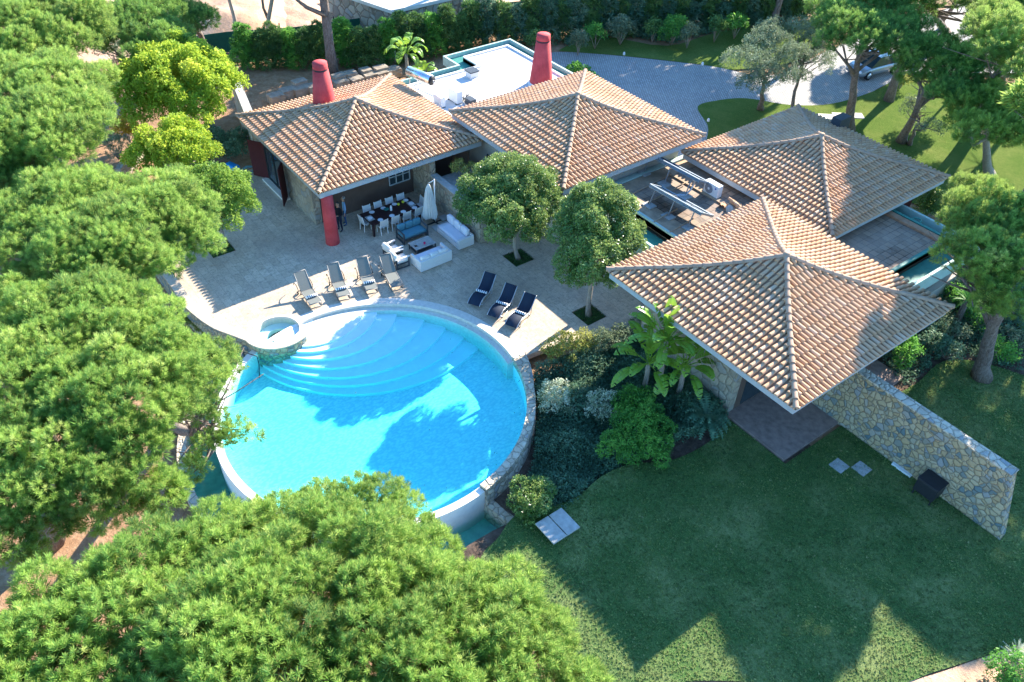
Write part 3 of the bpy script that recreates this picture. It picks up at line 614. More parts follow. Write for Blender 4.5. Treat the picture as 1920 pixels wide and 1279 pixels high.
# --- dining chairs: faces +x, seat .45
def dining_chair():
    t = thing('dining_chair', '', 'chair', (0,0,0), 0, 'chairs round the dining table')
    m = MB(); m.box(-.22,.22,-.22,.22,.42,.46); part(m, 'seat', M_CHAIR, t, bevel=.01)
    m = MB(); m.bar((-.21,0,.50),(-.29,0,.92),.40,.025,up=(1,0,0)); part(m, 'backrest', M_CHAIR, t)
    for sy in (-1,1):
        m = MB(); m.bar((.2,sy*.2,0),(.2,sy*.2,.43),.032); part(m, 'leg', M_WHITEP, t)
        m = MB(); m.bar((-.24,sy*.2,0),(-.2,sy*.2,.45),.032); m.bar((-.2,sy*.215,.45),(-.3,sy*.215,.95),.032); part(m, 'leg', M_WHITEP, t)
    return t
ch = dining_chair(); tx, ty = -33.72, 18.05; first = True
rows = [(-33.2, y, PI, 'pool side of the dining table') for y in (17.18,17.88,18.6,19.3)]+[(-34.42, y, 0, 'house side of the dining table') for y in (17.1,17.8,18.5,19.2)]
nth = ['nearest the red column', 'second from the red column', 'second from the folded parasol', 'nearest the folded parasol']
for i, (x, y, a, lab) in enumerate(rows):
    L = 'mesh dining chair on the %s, %s' % (lab, nth[i % 4])
    if i == 0: ch.location = (x, y, 0); ch.rotation_euler = (0,0,a); ch['label'] = L
    else: copy_tree(ch, (x, y, 0), a+random.uniform(-.08,.08), L)
copy_tree(ch, (-33.97, 16.62, 0), PI/2+.1, 'pale mesh dining chair at the table end facing the red column'); copy_tree(ch, (-33.75, 19.78, 0), -PI/2, 'pale mesh dining chair at the table end by the terrace wall')
t = thing('dining_table', 'long dark brown dining table laid for a meal under the eave', 'table', (tx,ty,0))
m = MB(); m.box(-.67,.67,-1.5,1.5,.70,.75); part(m, 'tabletop', M_TABLE, t, bevel=.01)
for sx in (-1,1):
    for sy in (-1,1): m = MB(); m.box(sx*.60-.05,sx*.60+.05,sy*1.42-.05,sy*1.42+.05,0,.70); part(m, 'leg', M_TABLE, t)
M_PLATE = simple('white_china', (.85,.86,.88), .2, .02, 3)
def plate(x, y, r=.15):
    m = MB(); m.lathe([(r*.5,0),(r,.02),(r*.97,.026),(r*.55,.008),(.001,.008)], (0,0,0), 24); o = m.build('plate', M_PLATE); o.location = (x, y, .752); return o
pl = None
for i in range(10):
    if i < 8: x = tx+(.45 if i < 4 else -.45); y = (17.15,17.85,18.55,19.25)[i % 4]; L = 'white plate on the %s, %s' % ('pool side' if i < 4 else 'house side', nth[i % 4])
    else: x = tx; y = ty+(-1.27 if i == 8 else 1.27); L = 'white plate on a grey placemat at the table end %s' % ('facing the red column' if i == 8 else 'by the terrace wall')
    if pl is None: pl = plate(x, y); o = pl
    else: o = pl.copy(); COL.objects.link(o); o.location = (x, y, .752 if i < 8 else .758)
    tag(o, L, 'plate', 'plates laid on the dining table')
    if i >= 8: m = MB(); m.box(x-.25,x+.25,y-.18,y+.18,.7505,.7555); tag(m.build('placemat', M_SLAB), 'grey placemat under the plate at the table end %s' % ('facing the red column' if i == 8 else 'by the terrace wall'), 'placemat')
for k, (dx, dy) in enumerate(((-.25,.62),(-.32,.95))):
    m = MB(); m.lathe([(.03,0),(.075,.05),(.08,.1),(.06,.13)], (tx+dx,ty+dy,.751), 12); tag(m.build('cup', simple('yellow_glaze', (.72,.66,.05), .4)), 'small yellow cup on the dark table, %s' % ('nearer its middle' if k == 0 else 'nearer the house wall'), 'cup')
m = MB(); m.lathe([(.06,0),(.06,.2),(.03,.26),(.03,.3)], (tx-.05,ty+.05,.751), 12); tag(m.build('jug', M_PLATE), 'white jug standing in the middle of the dark table', 'jug')
m = MB(); m.lathe([(.06,0),(.15,.07),(.14,.08),(.05,.03)], (tx-.2,ty-.15,.751), 16); tag(m.build('bowl', M_GREENP), 'dark green bowl in the middle of the dark table', 'bowl')
# --- folded parasol
t = thing('parasol', 'closed off-white cantilever parasol beside the terrace wall', 'parasol', (-32.55,19.75,0))
m = MB(); n = 18; vs = []; fs = []
for j, (r, z) in enumerate([(.02,2.42),(.07,2.36),(.13,2.1),(.17,1.8),(.22,1.4),(.28,1.0),(.33,.55),(.30,.42)]):
    for k in range(n*2):
        a = PI*k/n; rr_ = r*(1+(.28 if k % 2 else -.12)*(j > 1)+.08*math.sin(a*3+j)); vs.append((rr_*math.cos(a), rr_*math.sin(a), z-(.05*math.sin(a*4) if j > 5 else 0)))
for j in range(7):
    for k in range(2*n): fs.append((j*2*n+k, j*2*n+(k+1)%(2*n), (j+1)*2*n+(k+1)%(2*n), (j+1)*2*n+k))
m.add(vs, fs); part(m, 'canopy', M_PARASOL, t)
m = MB(); m.tube([(.12,.28,0),(.12,.28,2.65)], .035, 8); m.tube([(.12,.28,2.6),(.0,.0,2.45)], .025, 6); part(m, 'mast', M_WHITEP, t)
m = MB(); m.bar((-.35,.28,.03),(.6,.28,.03),.06); m.bar((.12,-.25,.03),(.12,.8,.03),.06); part(m, 'base', M_BLACK, t)
for i, (dx, dy) in enumerate(((.6,.05),(.6,.6),(.05,.85),(1.05,.3))):
    m = MB(); m.box(-.24,.24,-.24,.24,.0,.06); o = m.build('ballast_slab', M_SLAB, bevel=.006); o.location = (-32.5+dx,19.75+dy,.005+.02*i); tag(o, 'square grey slab weighing down the parasol foot, %s' % ('nearest the blue sofa','nearest the long wall','tucked behind the canopy','nearest the white sofa')[i], 'slab', 'ballast slabs')
# --- blue sofa (faces +x)
t = thing('outdoor_sofa', 'dark framed outdoor sofa with blue-green cushions', 'sofa', (-31.94,18.25,0))
m = MB(); L = .72
m.bar((-.38,-L,.04),(.38,-L,.04),.07); m.bar((-.38,L,.04),(.38,L,.04),.07)
for sy in (-L,L):
    for sx in (-.38,.38): m.bar((sx,sy,0),(sx,sy,.62),.07)
    m.bar((-.42,sy,.62),(.42,sy,.62),.08,.05)
m.bar((.36,-L,.26),(.36,L,.26),.06,.08); m.bar((-.36,-L,.26),(-.36,L,.26),.06,.08); m.bar((-.4,-L,.66),(-.4,L,.66),.06,.08); m.box(-.36,.36,-L,L,.26,.29)
part(m, 'frame', M_GREYC, t)
m = MB(); m.cushion(-.32,.38,-L+.05,L-.05,.29,.45); part(m, 'seat_cushion', M_BLUEC, t)
for y in (-L+.04,-.21,.25):
    m = MB(); m.cushion(-.38,-.22,y,y+.43,.45,.84); part(m, 'back_cushion', M_BLUEC, t)
# --- coffee table
t = thing('coffee_table', 'slatted grey coffee table between the sofas', 'table', (-30.70,18.1,0))
m = MB()
for k in range(6): m.box(-.40+k*.135,-.40+k*.135+.12,-.6,.6,.37,.40)
part(m, 'tabletop', M_SLAB, t)
for sx in (-.38,.38):
    for sy in (-.55,.55): m = MB(); m.bar((sx,sy,0),(sx,sy,.37),.06); part(m, 'leg', M_GREYC, t)
m = MB(); m.box(-.40,.40,-.55,.55,.10,.13); part(m, 'lower_shelf', M_GREYC, t)
m = MB(); m.lathe([(.05,0),(.06,.10),(.02,.13)], (-30.55,18.15,.401), 10); tag(m.build('candle_jar', simple('magenta_glass', (.55,.02,.12), .3)), 'small magenta jar on the slatted coffee table', 'jar')
m = MB(); m.box(-30.7,-30.55,17.6,17.75,.401,.42); tag(m.build('booklet', M_DARK), 'dark booklet on the slatted coffee table', 'book')
# --- armchairs face +y
def armchair():
    t = thing('armchair', '', 'armchair', (0,0,0), 0, 'armchairs by the coffee table')
    m = MB()
    for sx in (-.34,.34):
        m.bar((sx,-.34,0),(sx,-.34,.6),.06); m.bar((sx,.34,0),(sx,.34,.6),.06); m.bar((sx,-.34,.03),(sx,.34,.03),.05)
    m.box(-.34,.34,-.32,.34,.24,.27); m.bar((-.34,-.36,.5),(.34,-.36,.5),.05,.10); part(m, 'frame', M_GREYC, t)
    for sx in (-.34,.34): m = MB(); m.bar((sx,-.40,.62),(sx,.40,.62),.09,.04); part(m, 'armrest', M_CUSH, t)
    m = MB(); m.cushion(-.29,.29,-.28,.36,.28,.43); part(m, 'seat_cushion', M_CUSH, t)
    m = MB(); m.cushion(-.29,.29,-.42,-.26,.42,.86); part(m, 'back_cushion', M_CUSH, t)
    return t
a1 = armchair(); a1.location = (-31.05,16.55,0); a1.rotation_euler = (0,0,.1); a1['label'] = 'cream cushioned armchair facing the coffee table, nearer the dining table'
copy_tree(a1, (-30.2,16.45,0), -.05, 'cream cushioned armchair facing the coffee table, nearer the pool')
# --- white sofas
def white_sofa(name, label, loc, rz, L):
    t = thing(name, label, 'sofa', loc, rz)
    m = MB(); m.box(-.48,.48,-L,L,.03,.30); part(m, 'base', M_WICK, t, bevel=.015)
    m = MB(); m.box(.36,.48,-L,L,.30,.62); part(m, 'back_panel', M_WICK, t, bevel=.015)
    return t
t = white_sofa('wicker_sofa', 'white wicker sofa with its back to the pool', (-29.48,17.88,0), 0, .93)
for sy in (-.93,.81): m = MB(); m.box(-.48,.36,sy,sy+.12,.30,.60); part(m, 'armrest', M_WICK, t, bevel=.015)
m = MB(); m.cushion(-.46,.35,-.80,.80,.30,.45); part(m, 'seat_cushion', simple('lilac_white_cushion', (.70,.70,.76), .95, .03), t)
for y in (-.78,-.25,.28): m = MB(); m.cushion(.16,.36,y,y+.5,.44,.74); m.xf(Matrix.Translation((.0,0,0))); part(m, 'back_cushion', M_CUSH, t)
t = white_sofa('daybed_sofa', 'white wicker daybed sofa with one open end by the tree', (-30.55,20.06,0), PI/2, 1.03)
m = MB(); m.box(-.48,.36,-1.03,-.88,.30,.58); part(m, 'armrest', M_WICK, t, bevel=.015)
m = MB(); m.cushion(-.46,.35,-.87,1.0,.30,.45); part(m, 'seat_cushion', simple('lilac_white_cushion', (.70,.70,.76), .95, .03), t)
for y in (-.80,-.17,.45): m = MB(); m.cushion(.16,.36,y,y+.6,.44,.92,.07); part(m, 'back_cushion', simple('lilac_white_cushion', (.7,.7,.76), .95), t)
# --- sun loungers, head at -x, foot at +x
M_LGR = simple('dull_grey_frame', (.22,.22,.22), .5, .05, 10, metal=.3)
def flat_lounger(raise_=.62):
    t = thing('sun_lounger', '', 'sun lounger', (0,0,0), 0, 'grey sling sun loungers facing the pool')
    m = MB()
    for sy in (-.285,.285):
        m.tube([(-.25,sy,.32),(1.02,sy,.30)], .022, 6)
        m.tube([(.92,sy,.30),(.96,sy,.02),(.5,sy,.02),(.42,sy,.30)], .018, 6); m.tube([(-.15,sy,.285),(-.32,sy,.02)], .018, 6)
    m.tube([(1.02,-.285,.30),(1.02,.285,.30)], .022, 6); m.tube([(.96,-.285,.02),(.96,.285,.02)], .018, 6); m.tube([(-.32,-.285,.02),(-.32,.285,.02)], .018, 6)
    part(m, 'frame', M_LGR, t)
    m = MB(); m.box(-.1,1.0,-.27,.27,.2852,.322); part(m, 'seat', M_SLING, t)
    m = MB(); a = Vector((-.1,0,.33)); b = Vector((-.80,0,.33+raise_)); m.bar(a, b, .53, .012, up=(0,0,1)); part(m, 'backrest', M_SLING, t)
    m = MB()
    for sy in (-.285,.285): m.tube([a+Vector((0,sy,0)), b+Vector((-.03,sy,.02))], .02, 6)
    m.tube([b+Vector((-.03,-.285,.02)), b+Vector((-.03,.285,.02))], .02, 6); part(m, 'backrest_frame', M_LGR, t)
    for sy in (-1,1):
        m = MB(); pts = [(-.55+.30*math.cos(q), sy*.37, .28+.24*math.sin(q)) for q in [PI*.0+PI*k/8 for k in range(9)]]; m.tube(pts, .018, 6); m.tube([(-.25,sy*.37,.28),(-.25,sy*.285,.30)], .016, 5); part(m, 'armrest', M_BLACK, t)
    m = MB()
    for sy in (-.36,.36): m.tube([(-.42,sy-.02,.08),(-.42,sy+.02,.08)], .08, 14)
    part(m, 'wheel', M_BLACK, t)
    return t
lg = flat_lounger(); K = [((-31.39,11.58),(-29.46,11.43),'farthest from the sofas'),((-31.16,13.22),(-29.21,12.79),'second from the plunge tub'),((-30.61,14.56),(-28.9,14.11),'third from the plunge tub'),((-30.34,15.67),(-28.42,15.25),'in shade nearest the sofas')]
M_TWL = M_TOWEL
def towel(loc, rz, label):
    m = MB(); m.tube([(0,-.27,.07),(0,.27,.07)], [.068,.068], 12); m.tube([(-.05,-.27,.055),(-.05,.27,.055)], .05, 8); o = m.build('rolled_towel', M_TWL); o.location = loc; o.rotation_euler = (0,0,rz); tag(o, label, 'towel', 'rolled towels on the loungers'); return o
for i, (h, f, lab) in enumerate(K):
    f = Vector(f); h = Vector(h); d = (f-h).normalized(); c = f-d*1.0; rz = math.atan2(d.y, d.x); L = 'grey sling sun lounger with raised back, '+lab
    if i == 0: lg.location = (c.x,c.y,0); lg.rotation_euler = (0,0,rz); lg['label'] = L; q = lg
    else: q = copy_tree(lg, (c.x,c.y,0), rz, L)
    if i < 3: towel((c.x+d.x*.52, c.y+d.y*.52, .323), rz, 'rolled navy and white towel on the grey lounger '+lab)
def wave_lounger():
    t = thing('wave_lounger', '', 'sun lounger', (0,0,0), 0, 'dark wave-shaped loungers')
    prf = [(-1.0,.80),(-.82,.66),(-.6,.47),(-.38,.34),(-.15,.29),(.1,.33),(.35,.40),(.6,.40),(.8,.34),(.98,.24)]
    prf = smooth_line(prf, 3)
    m = MB(); m.smooth = True; vs = []
    for x, z in prf: vs += [(x,-.29,z),(x,.29,z),(x,-.29,z-.014),(x,.29,z-.014)]
    fs = []
    for k in range(len(prf)-1): b = 4*k; fs += [(b,b+1,b+5,b+4),(b+2,b+6,b+7,b+3),(b,b+4,b+6,b+2),(b+1,b+3,b+7,b+5)]
    m.add(vs, fs); part(m, 'sling', M_DSLING, t)
    for sy in (-.31,.31): m = MB(); m.tube([(x,sy,z-.006) for x, z in prf], .02, 6); part(m, 'side_rail', M_METAL, t)
    m = MB()
    for sy in (-.31,.31): m.tube([(-.62,sy,.48),(-.45,sy,.02),(.55,sy,.02),(.62,sy,.40)], .016, 6)
    m.tube([(-.45,-.31,.02),(-.45,.31,.02)], .016, 6); m.tube([(.55,-.31,.02),(.55,.31,.02)], .016, 6); part(m, 'leg_frame', M_METAL, t)
    return t
wl = wave_lounger()
for i, (h, f, lab) in enumerate([((-26.25,19.3),(-25.2,17.5),'all in shade, left of its row'),((-24.9,19.55),(-23.96,17.76),'in the middle of its row'),((-23.75,19.75),(-22.94,18.02),'mostly in sun, nearest the shrubs')]):
    f = Vector(f); h = Vector(h); d = (f-h).normalized(); c = f-d*.95; rz = math.atan2(d.y, d.x); L = 'dark wave-shaped lounger '+lab
    if i == 0: wl.location = (c.x,c.y,0); wl.rotation_euler = (0,0,rz); wl['label'] = L
    else: copy_tree(wl, (c.x,c.y,0), rz, L)
    towel((c.x+d.x*.05, c.y+d.y*.05, .315), rz, 'rolled navy and white towel on the dark lounger '+lab)
# --- people
def person(loc, rz, label, shirt, pants, skin, hair, bald, arm):
    sc = 1.0; J = {}; V = []; E = []; R = []
    def add(p, r, par=None):
        V.append(Vector(p)); R.append(r); 
        if par is not None: E.append((par, len(V)-1))
        return len(V)-1
    pel = add((0,0,.95), .15); ab = add((0,0,1.10), .145, pel); ch_ = add((0,.0,1.30), .165, ab); nk = add((0,.0,1.46), .065, ch_); hd0 = add((.015,0,1.54), .075, nk); hd1 = add((.02,0,1.62), .098, hd0); add((.01,0,1.70), .075, hd1)
    for s in (-1,1):
        hp = add((0,s*.095,.88), .10, pel); kn = add((.03,s*.11,.50), .062, hp); an = add((-.02,s*.12,.09), .042, kn); ft = add((.12,s*.14,.035), .038, an); add((.17,s*.145,.03), .028, ft)
        sh = add((0,s*.185,1.38), .062, ch_)
        if arm: el = add((.02,s*.25,1.10), .043, sh); wr = add((.24,s*.16,1.06), .03, el); pm = add((.31,s*.12,1.06), .028, wr); dr = Vector((1,-.3*s,0)).normalized()
        else: el = add((-.02,s*.26,1.12), .043, sh); wr = add((.03,s*.27,.87), .03, el); pm = add((.04,s*.27,.79), .03, wr); dr = Vector((.1,0,-1)).normalized()
        side = Vector((0,0,1)).cross(dr) if arm else Vector((1,0,0))
        side.normalize()
        for k, ln in enumerate((.065,.078,.082,.072)):
            b = V[pm]+dr*.03+side*(k-1.5)*.019; f0 = add(b, .009, pm); f1 = add(b+dr*ln*.55+Vector((0,0,-.006)), .008, f0); add(b+dr*ln+Vector((0,0,-.02)), .007, f1)
        b = V[pm]-dr*.01+side*.035*(-s if arm else 1); f0 = add(b, .010, pm); add(b+dr*.045+side*.015, .009, f0)
    me = bpy.data.meshes.new('body'); me.from_pydata(V, E, []); o = bpy.data.objects.new('person', me); COL.objects.link(o)
    sk = o.modifiers.new('skin', 'SKIN'); o.modifiers.new('sub', 'SUBSURF').levels = 1
    for i, sv in enumerate(me.skin_vertices[0].data): sv.radius = (R[i], R[i]*(.78 if i in (0,1,2) else 1)) if False else (R[i], R[i]); sv.use_root = (i == 0)
    dg = bpy.context.evaluated_depsgraph_get(); m2 = bpy.data.meshes.new_from_object(o.evaluated_get(dg)); bpy.data.objects.remove(o)
    for v in m2.vertices:
        if .7 < v.co.z < 1.5 and abs(v.co.y) < .24: v.co.x *= .78
    for m_ in (skin, shirt, pants, M_BLACK): m2.materials.append(m_)
    for p in m2.polygons:
        c = p.center; p.use_smooth = True
        if c.z < .07: p.material_index = 3
        elif c.z < .96 and abs(c.y) < .215: p.material_index = 2
        elif c.z < 1.455 and not (arm and c.x > .2) and not (not arm and abs(c.y) > .2 and c.z < .9): p.material_index = 1
        else: p.material_index = 0
    b = bpy.data.objects.new('person', m2); COL.objects.link(b); b.location = loc; b.rotation_euler = (0,0,rz); tag(b, label, 'person')
    # hair as a fitted cap, nose, eyes, ears
    def sub(m, nm, mt): o = m.build(nm, mt, b); return o
    m = MB(); m.smooth = True
    vs = []; fs = []; 
    for j in range(7):
        th = (.15+j*.2) if not bald else (.9+j*.12)
        for k in range(16):
            a = 2*PI*k/16; front = math.cos(a) > .35
            tt = th*(.55 if front else 1.0) if not bald else th
            rr_ = .112; vs.append((.008+rr_*math.sin(tt)*math.cos(a)*.98-.008, rr_*math.sin(tt)*math.sin(a)*.88, 1.645+rr_*1.05*math.cos(tt)))
    for j in range(6):
        for k in range(16):
            if bald and math.cos(2*PI*(k+.5)/16) > .2: continue
            fs.append((j*16+k, j*16+(k+1)%16, (j+1)*16+(k+1)%16, (j+1)*16+k))
    if not bald: fs.append(tuple(range(16)))
    m.add(vs, fs); sub(m, 'hair', hair)
    m = MB(); m.add([(.105,-.014,1.60),(.105,.014,1.60),(.13,0,1.605),(.107,0,1.65)], [(0,1,2),(0,2,3),(1,3,2)]); sub(m, 'nose', skin)
    for s in (-1,1):
        m = MB(); m.lathe([(.011,-.002),(.001,.004)], (0,0,0), 8); m.xf(Matrix.Translation((.108,s*.033,1.655)) @ Matrix.Rotation(PI/2, 4, 'Y')); sub(m, 'eye', M_BLACK)
        m = MB(); m.lathe([(.022,-.006),(.024,0),(.01,.006)], (0,0,0), 10); m.xf(Matrix.Translation((.01,s*.098,1.64)) @ Matrix.Rotation(PI/2, 4, 'X')); sub(m, 'ear', skin)
    m = MB(); m.box(.098,.109,-.024,.024,1.573,1.580); sub(m, 'mouth', simple('lip_skin', (.35,.12,.10), .6))
    return b
SK = simple('tanned_skin', (.50,.27,.18), .6, .06, 9)
person((-34.62,15.45,0), -1.25, 'person in black top and dark trousers holding a white plate beside the red column', simple('black_cotton', (.015,.015,.02), .9), simple('dark_cotton', (.02,.025,.045), .9), SK, simple('dark_grey_hair', (.07,.06,.055), .8), False, True)
person((-34.95,15.95,0), -1.9, 'person in a light blue shirt and blue trousers standing behind another', simple('light_blue_cotton', (.25,.42,.62), .9), simple('navy_denim', (.03,.07,.16), .9), SK, simple('grey_hair', (.35,.33,.31), .8), True, False)
o = pl.copy(); COL.objects.link(o); d_ = Matrix.Rotation(-1.25, 3, 'Z') @ Vector((.40,0,0)); o.location = (-34.62+d_.x,15.45+d_.y,1.045); tag(o, 'white plate held by the person in black beside the red column', 'plate', 'plates laid on the dining table')
# ================================================================= ROOF EQUIPMENT
def ac_unit(loc, rz, label, s=1.0, logo=False):
    t = thing('air_conditioner', label, 'air conditioner', loc, rz, 'outdoor air conditioning units')
    m = MB(); m.box(-.45*s,.45*s,-.17*s,.17*s,.06,.68*s); part(m, 'casing', M_WHITEP, t, bevel=.015)
    m = MB(); m.lathe([(.25*s,0),(.25*s,.012),(.23*s,.02),(.0,.02)], (0,0,0), 24); m.xf(Matrix.Translation((-.13*s,-.171*s,.37*s)) @ Matrix.Rotation(PI/2, 4, 'X')); g = part(m, 'fan_grille', simple('grey_grille', (.25,.26,.28), .6), t)
    m = MB(); m.lathe([(.07*s,0),(.0,.02)], (0,0,0), 12); m.xf(Matrix.Translation((-.13*s,-.192*s,.37*s)) @ Matrix.Rotation(PI/2, 4, 'X')); o = m.build('fan_hub', M_WHITEP, g)
    if logo: m = MB(); m.lathe([(.055,0),(.0,.004)], (0,0,0), 14); m.xf(Matrix.Translation((.28*s,-.171*s,.52*s)) @ Matrix.Rotation(PI/2, 4, 'X')); part(m, 'badge', simple('blue_badge', (.05,.12,.5), .5), t)
    for sx in (-.35,.35): m = MB(); m.box(sx*s-.04,sx*s+.04,-.2*s,.2*s,0,.06); part(m, 'foot', M_BLACK, t)
    return t
a = P(1333,362,2.5); ac_unit((a[0]+.15,a[1]-.1,2.5), 0, 'white outdoor air conditioner with a blue badge beside the solar collectors', 1.05, True)
a = P(853,190,2.85); ac_unit((a[0],a[1],2.85), PI, 'upright grey-fronted air conditioner on the white flat roof', 1.15)
a = P(824,198,2.85); ac_unit((a[0],a[1],2.85), PI, 'lower air conditioner half hidden behind the tiled roof edge', .95)
a = P(870,190,2.85)
t = thing('pump_unit', 'dark pump with tangled pipes beside the air conditioners', 'pump', (a[0]+.1,a[1]+.1,2.85)); m = MB(); m.box(.1,.7,-.2,.25,0,.35); part(m, 'housing', M_GREYC, t, bevel=.02)
m = MB(); r_ = random.Random(3)
for k in range(9): m.tube([(r_.uniform(-.5,.1),r_.uniform(-.3,.3),.02),(r_.uniform(-.5,.1),r_.uniform(-.3,.3),r_.uniform(.2,.5)),(r_.uniform(-.5,.2),r_.uniform(-.3,.3),.1)], .022, 5)
part(m, 'pipe', M_GREYC, t)
a = P(885,143,2.85); t = thing('roof_skylight', 'small dark box vent on the white flat roof', 'roof vent', (a[0],a[1],2.85)); m = MB(); m.box(-.3,.3,-.3,.3,0,.35); part(m, 'box', M_WHITE, t); m = MB(); m.box(-.36,.36,-.36,.36,.352,.42); part(m, 'lid', M_GREYC, t)
# solar water heater
a = P3(769,134,4.0); b = P3(807,150,4.0); d = (b-a).normalized()
a = a-d*.1; b = b+d*.1
t = thing('solar_water_heater', 'shiny cylindrical solar water tank on a stand at the white roof corner', 'water heater', ((a.x+b.x)/2,(a.y+b.y)/2,2.85))
m = MB(); m.tube([a, b], .30, 28); m.build('tank', simple('polished_steel', (.75,.77,.8), .22, .02, 3, metal=.9), t)
for q, nm in ((a, 0), (b, 1)): m = MB(); e = d*(.03 if nm else -.03); m.tube([q, q+e], .285, 24); m.build('end_cap', M_BLACK, t)
sd = Vector((-d.y, d.x, 0))
for q in (a+d*.35, b-d*.25):
    for s in (-1,1): m = MB(); m.bar(q+sd*s*.28+Vector((0,0,-.22)), Vector((q.x,q.y,2.85))+sd*s*.4, .04); m.build('stand_leg', M_METAL, t)
c = (a+b)/2; pn = MB(); sdd = Vector((.509,-1.978,0)).normalized()*-1
pn.obox((c.x+1.1*-0, c.y, 0), d, None, .95, .02, 3.0, 3.04); m = MB(); m.bar(a+sd*.4+Vector((0,0,-1.1)), b+sd*.4+Vector((0,0,-1.1)), .04); m.build('cross_bar', M_METAL, t)
m = MB(); m.tube([b+d*.04, b+d*.15+Vector((0,0,.05)), b+d*.18+Vector((0,0,-.4)), b+Vector((0,0,-1.1))], .02, 6); m.build('pipe', M_METAL, t)
# solar collectors on linking roof
M_COLF = simple('weathered_aluminium', (.30,.34,.37), .5, .1, 6, metal=.4)
def collector(p0, p1, label, nleg):
    a = Vector(p0); b = Vector(p1); d = (b-a).normalized(); s_ = Vector((-.25,.97,0)); s_ = (s_-d*s_.dot(d)).normalized()
    t = thing('solar_collector', label, 'solar panel', ((a.x+b.x)/2,(a.y+b.y)/2,2.5), 0, 'tilted solar collectors'); n_ = len(label)
    w = s_*1.0+Vector((0,0,-.62))*1.0; w = w.normalized()*-1.15 if False else (Vector((s_.x,s_.y,-.55))).normalized()*1.15
    nrm = d.cross(w).normalized(); nrm = -nrm if nrm.z < 0 else nrm
    q = [a, b, b+w, a+w]; m = MB(); m.add([v for v in q]+[v-nrm*.07 for v in q], [(0,1,2,3),(4,7,6,5),(0,4,5,1),(1,5,6,2),(2,6,7,3),(3,7,4,0)]); m.build('panel', M_GLASS, t)
    m = MB()
    for u, v in ((q[0],q[1]),(q[1],q[2]),(q[2],q[3]),(q[3],q[0])): m.bar(u+nrm*.003, v+nrm*.003, .06, .1)
    for k in range(1,3): m.bar(a+(b-a)*k/3+nrm*.006, a+(b-a)*k/3+w+nrm*.006, .03, .03)
    m.build('panel_frame', M_COLF, t)
    m = MB(); m.box(q[0].x,q[0].x,0,0,0,0) if False else None
    m = MB(); m.bar(a-nrm*.1, b-nrm*.1, .06); m.build('back_rail', M_COLF, t)
    for k in range(nleg):
        p = a+(b-a)*(.12+.76*k/(nleg-1)); m = MB(); m.bar(p, (p.x-.05,p.y-.25,2.56), .045); m.build('leg', M_COLF, t)
        m = MB(); m.box(p.x-.35,p.x+.25,p.y-.5,p.y+.0,2.5,2.57); m.build('ballast_block', M_SLAB, t)
collector(P3(1208,283,3.6), P3(1312,338,3.6), 'tilted solar collector standing nearer the back roof', 3)
collector(P3(1219,346,3.5), P3(1316,400,3.5), 'tilted solar collector standing nearer the front pyramid roof', 3)
a = P3(1285,365,2.56)
t = thing('roof_pipework', 'bent insulated pipe linking the solar collectors', 'pipe', (a.x,a.y,2.5)); m = MB(); m.tube([P3(1262,366,2.56), P3(1285,366,2.56), P3(1296,355,2.7), P3(1303,340,3.2), P3(1295,334,3.4)], .05, 8); m.build('pipe', M_METAL, t)
for i, (q0, q1) in enumerate((((1188,362),(1258,326)),((1226,416),(1270,391)),((1256,435),(1300,410)),((1215,380),(1285,343)))):
    m = MB(); m.bar(P3(*q0, 2.62), P3(*q1, 2.62), .05); o = m.build('roof_batten', M_LIP2); tag(o, 'pale batten lying across the mossy link roof, %s' % ('longest, farthest from the tree','under the near collector','nearest the front pyramid roof','between the two collectors')[i], 'batten', 'battens on the link roof')
m = MB(); a = P(1285,345,2.5); b2 = P(1255,325,2.5); m.bar((b2[0],b2[1],2.54),(b2[0]+7,b2[1]+.2,2.54),.3,.07); tag(m.build('kerb_stone', M_LIP2), 'long raised pale kerb crossing the mossy link roof', 'kerb')
# heap of spare tiles
a = P(1372,392,2.5); t = thing('tile_stack', 'heap of spare roof tiles beside the air conditioner', 'tile stack', (a[0],a[1],2.5)); m = MB(); m.smooth = True; r_ = random.Random(5)
for k in range(22):
    i0 = len(m.v); 
    for _ in (0,):
        vs = []
        for (x, r) in ((-.22,.085),(.22,.07)):
            for g in range(7): an = PI*g/6; vs.append((x, r*math.cos(an), r*math.sin(an)))
        m.add(vs, [(g,g+1,8+g,7+g) for g in range(6)])
    an = r_.uniform(-.3,.3)+(PI/2 if k < 10 else .3); lay = k//8
    m.xf(Matrix.Translation((((k % 8)-3.5)*.15*(1-lay*.2), (-.2 if k < 10 else .25)+r_.uniform(-.05,.05), lay*.1+.02)) @ Matrix.Rotation(an, 4, 'Z') @ Matrix.Rotation(r_.uniform(.1,.5), 4, 'Y'), i0)
part(m, 'tiles', M_TILE, t)
m = MB(); m.lathe([(.22,0),(.20,.03),(.0,.05)], (0,0,0), 16); m.xf(Matrix.Translation((.15,-.4,.2)) @ Matrix.Rotation(1.2, 4, 'X')); part(m, 'lid', M_SLAB, t)
# lifting rings on gutters
for i, q in enumerate(((1186,396),(1719,413))):
    a = P3(*q, 2.55); m = MB(); m.smooth = True; n = 12; pts = [a+Vector((.22*math.cos(2*PI*k/n), .22*math.sin(2*PI*k/n), 0)) for k in range(n+1)]; m.tube(pts, .035, 6)
    tag(m.build('overflow_ring', M_WHITEP if i == 0 else M_GREENP), ('white ring fitting on the gutter edge behind the round tree', 'green ring fitting on the far right flat roof edge')[i], 'fitting')
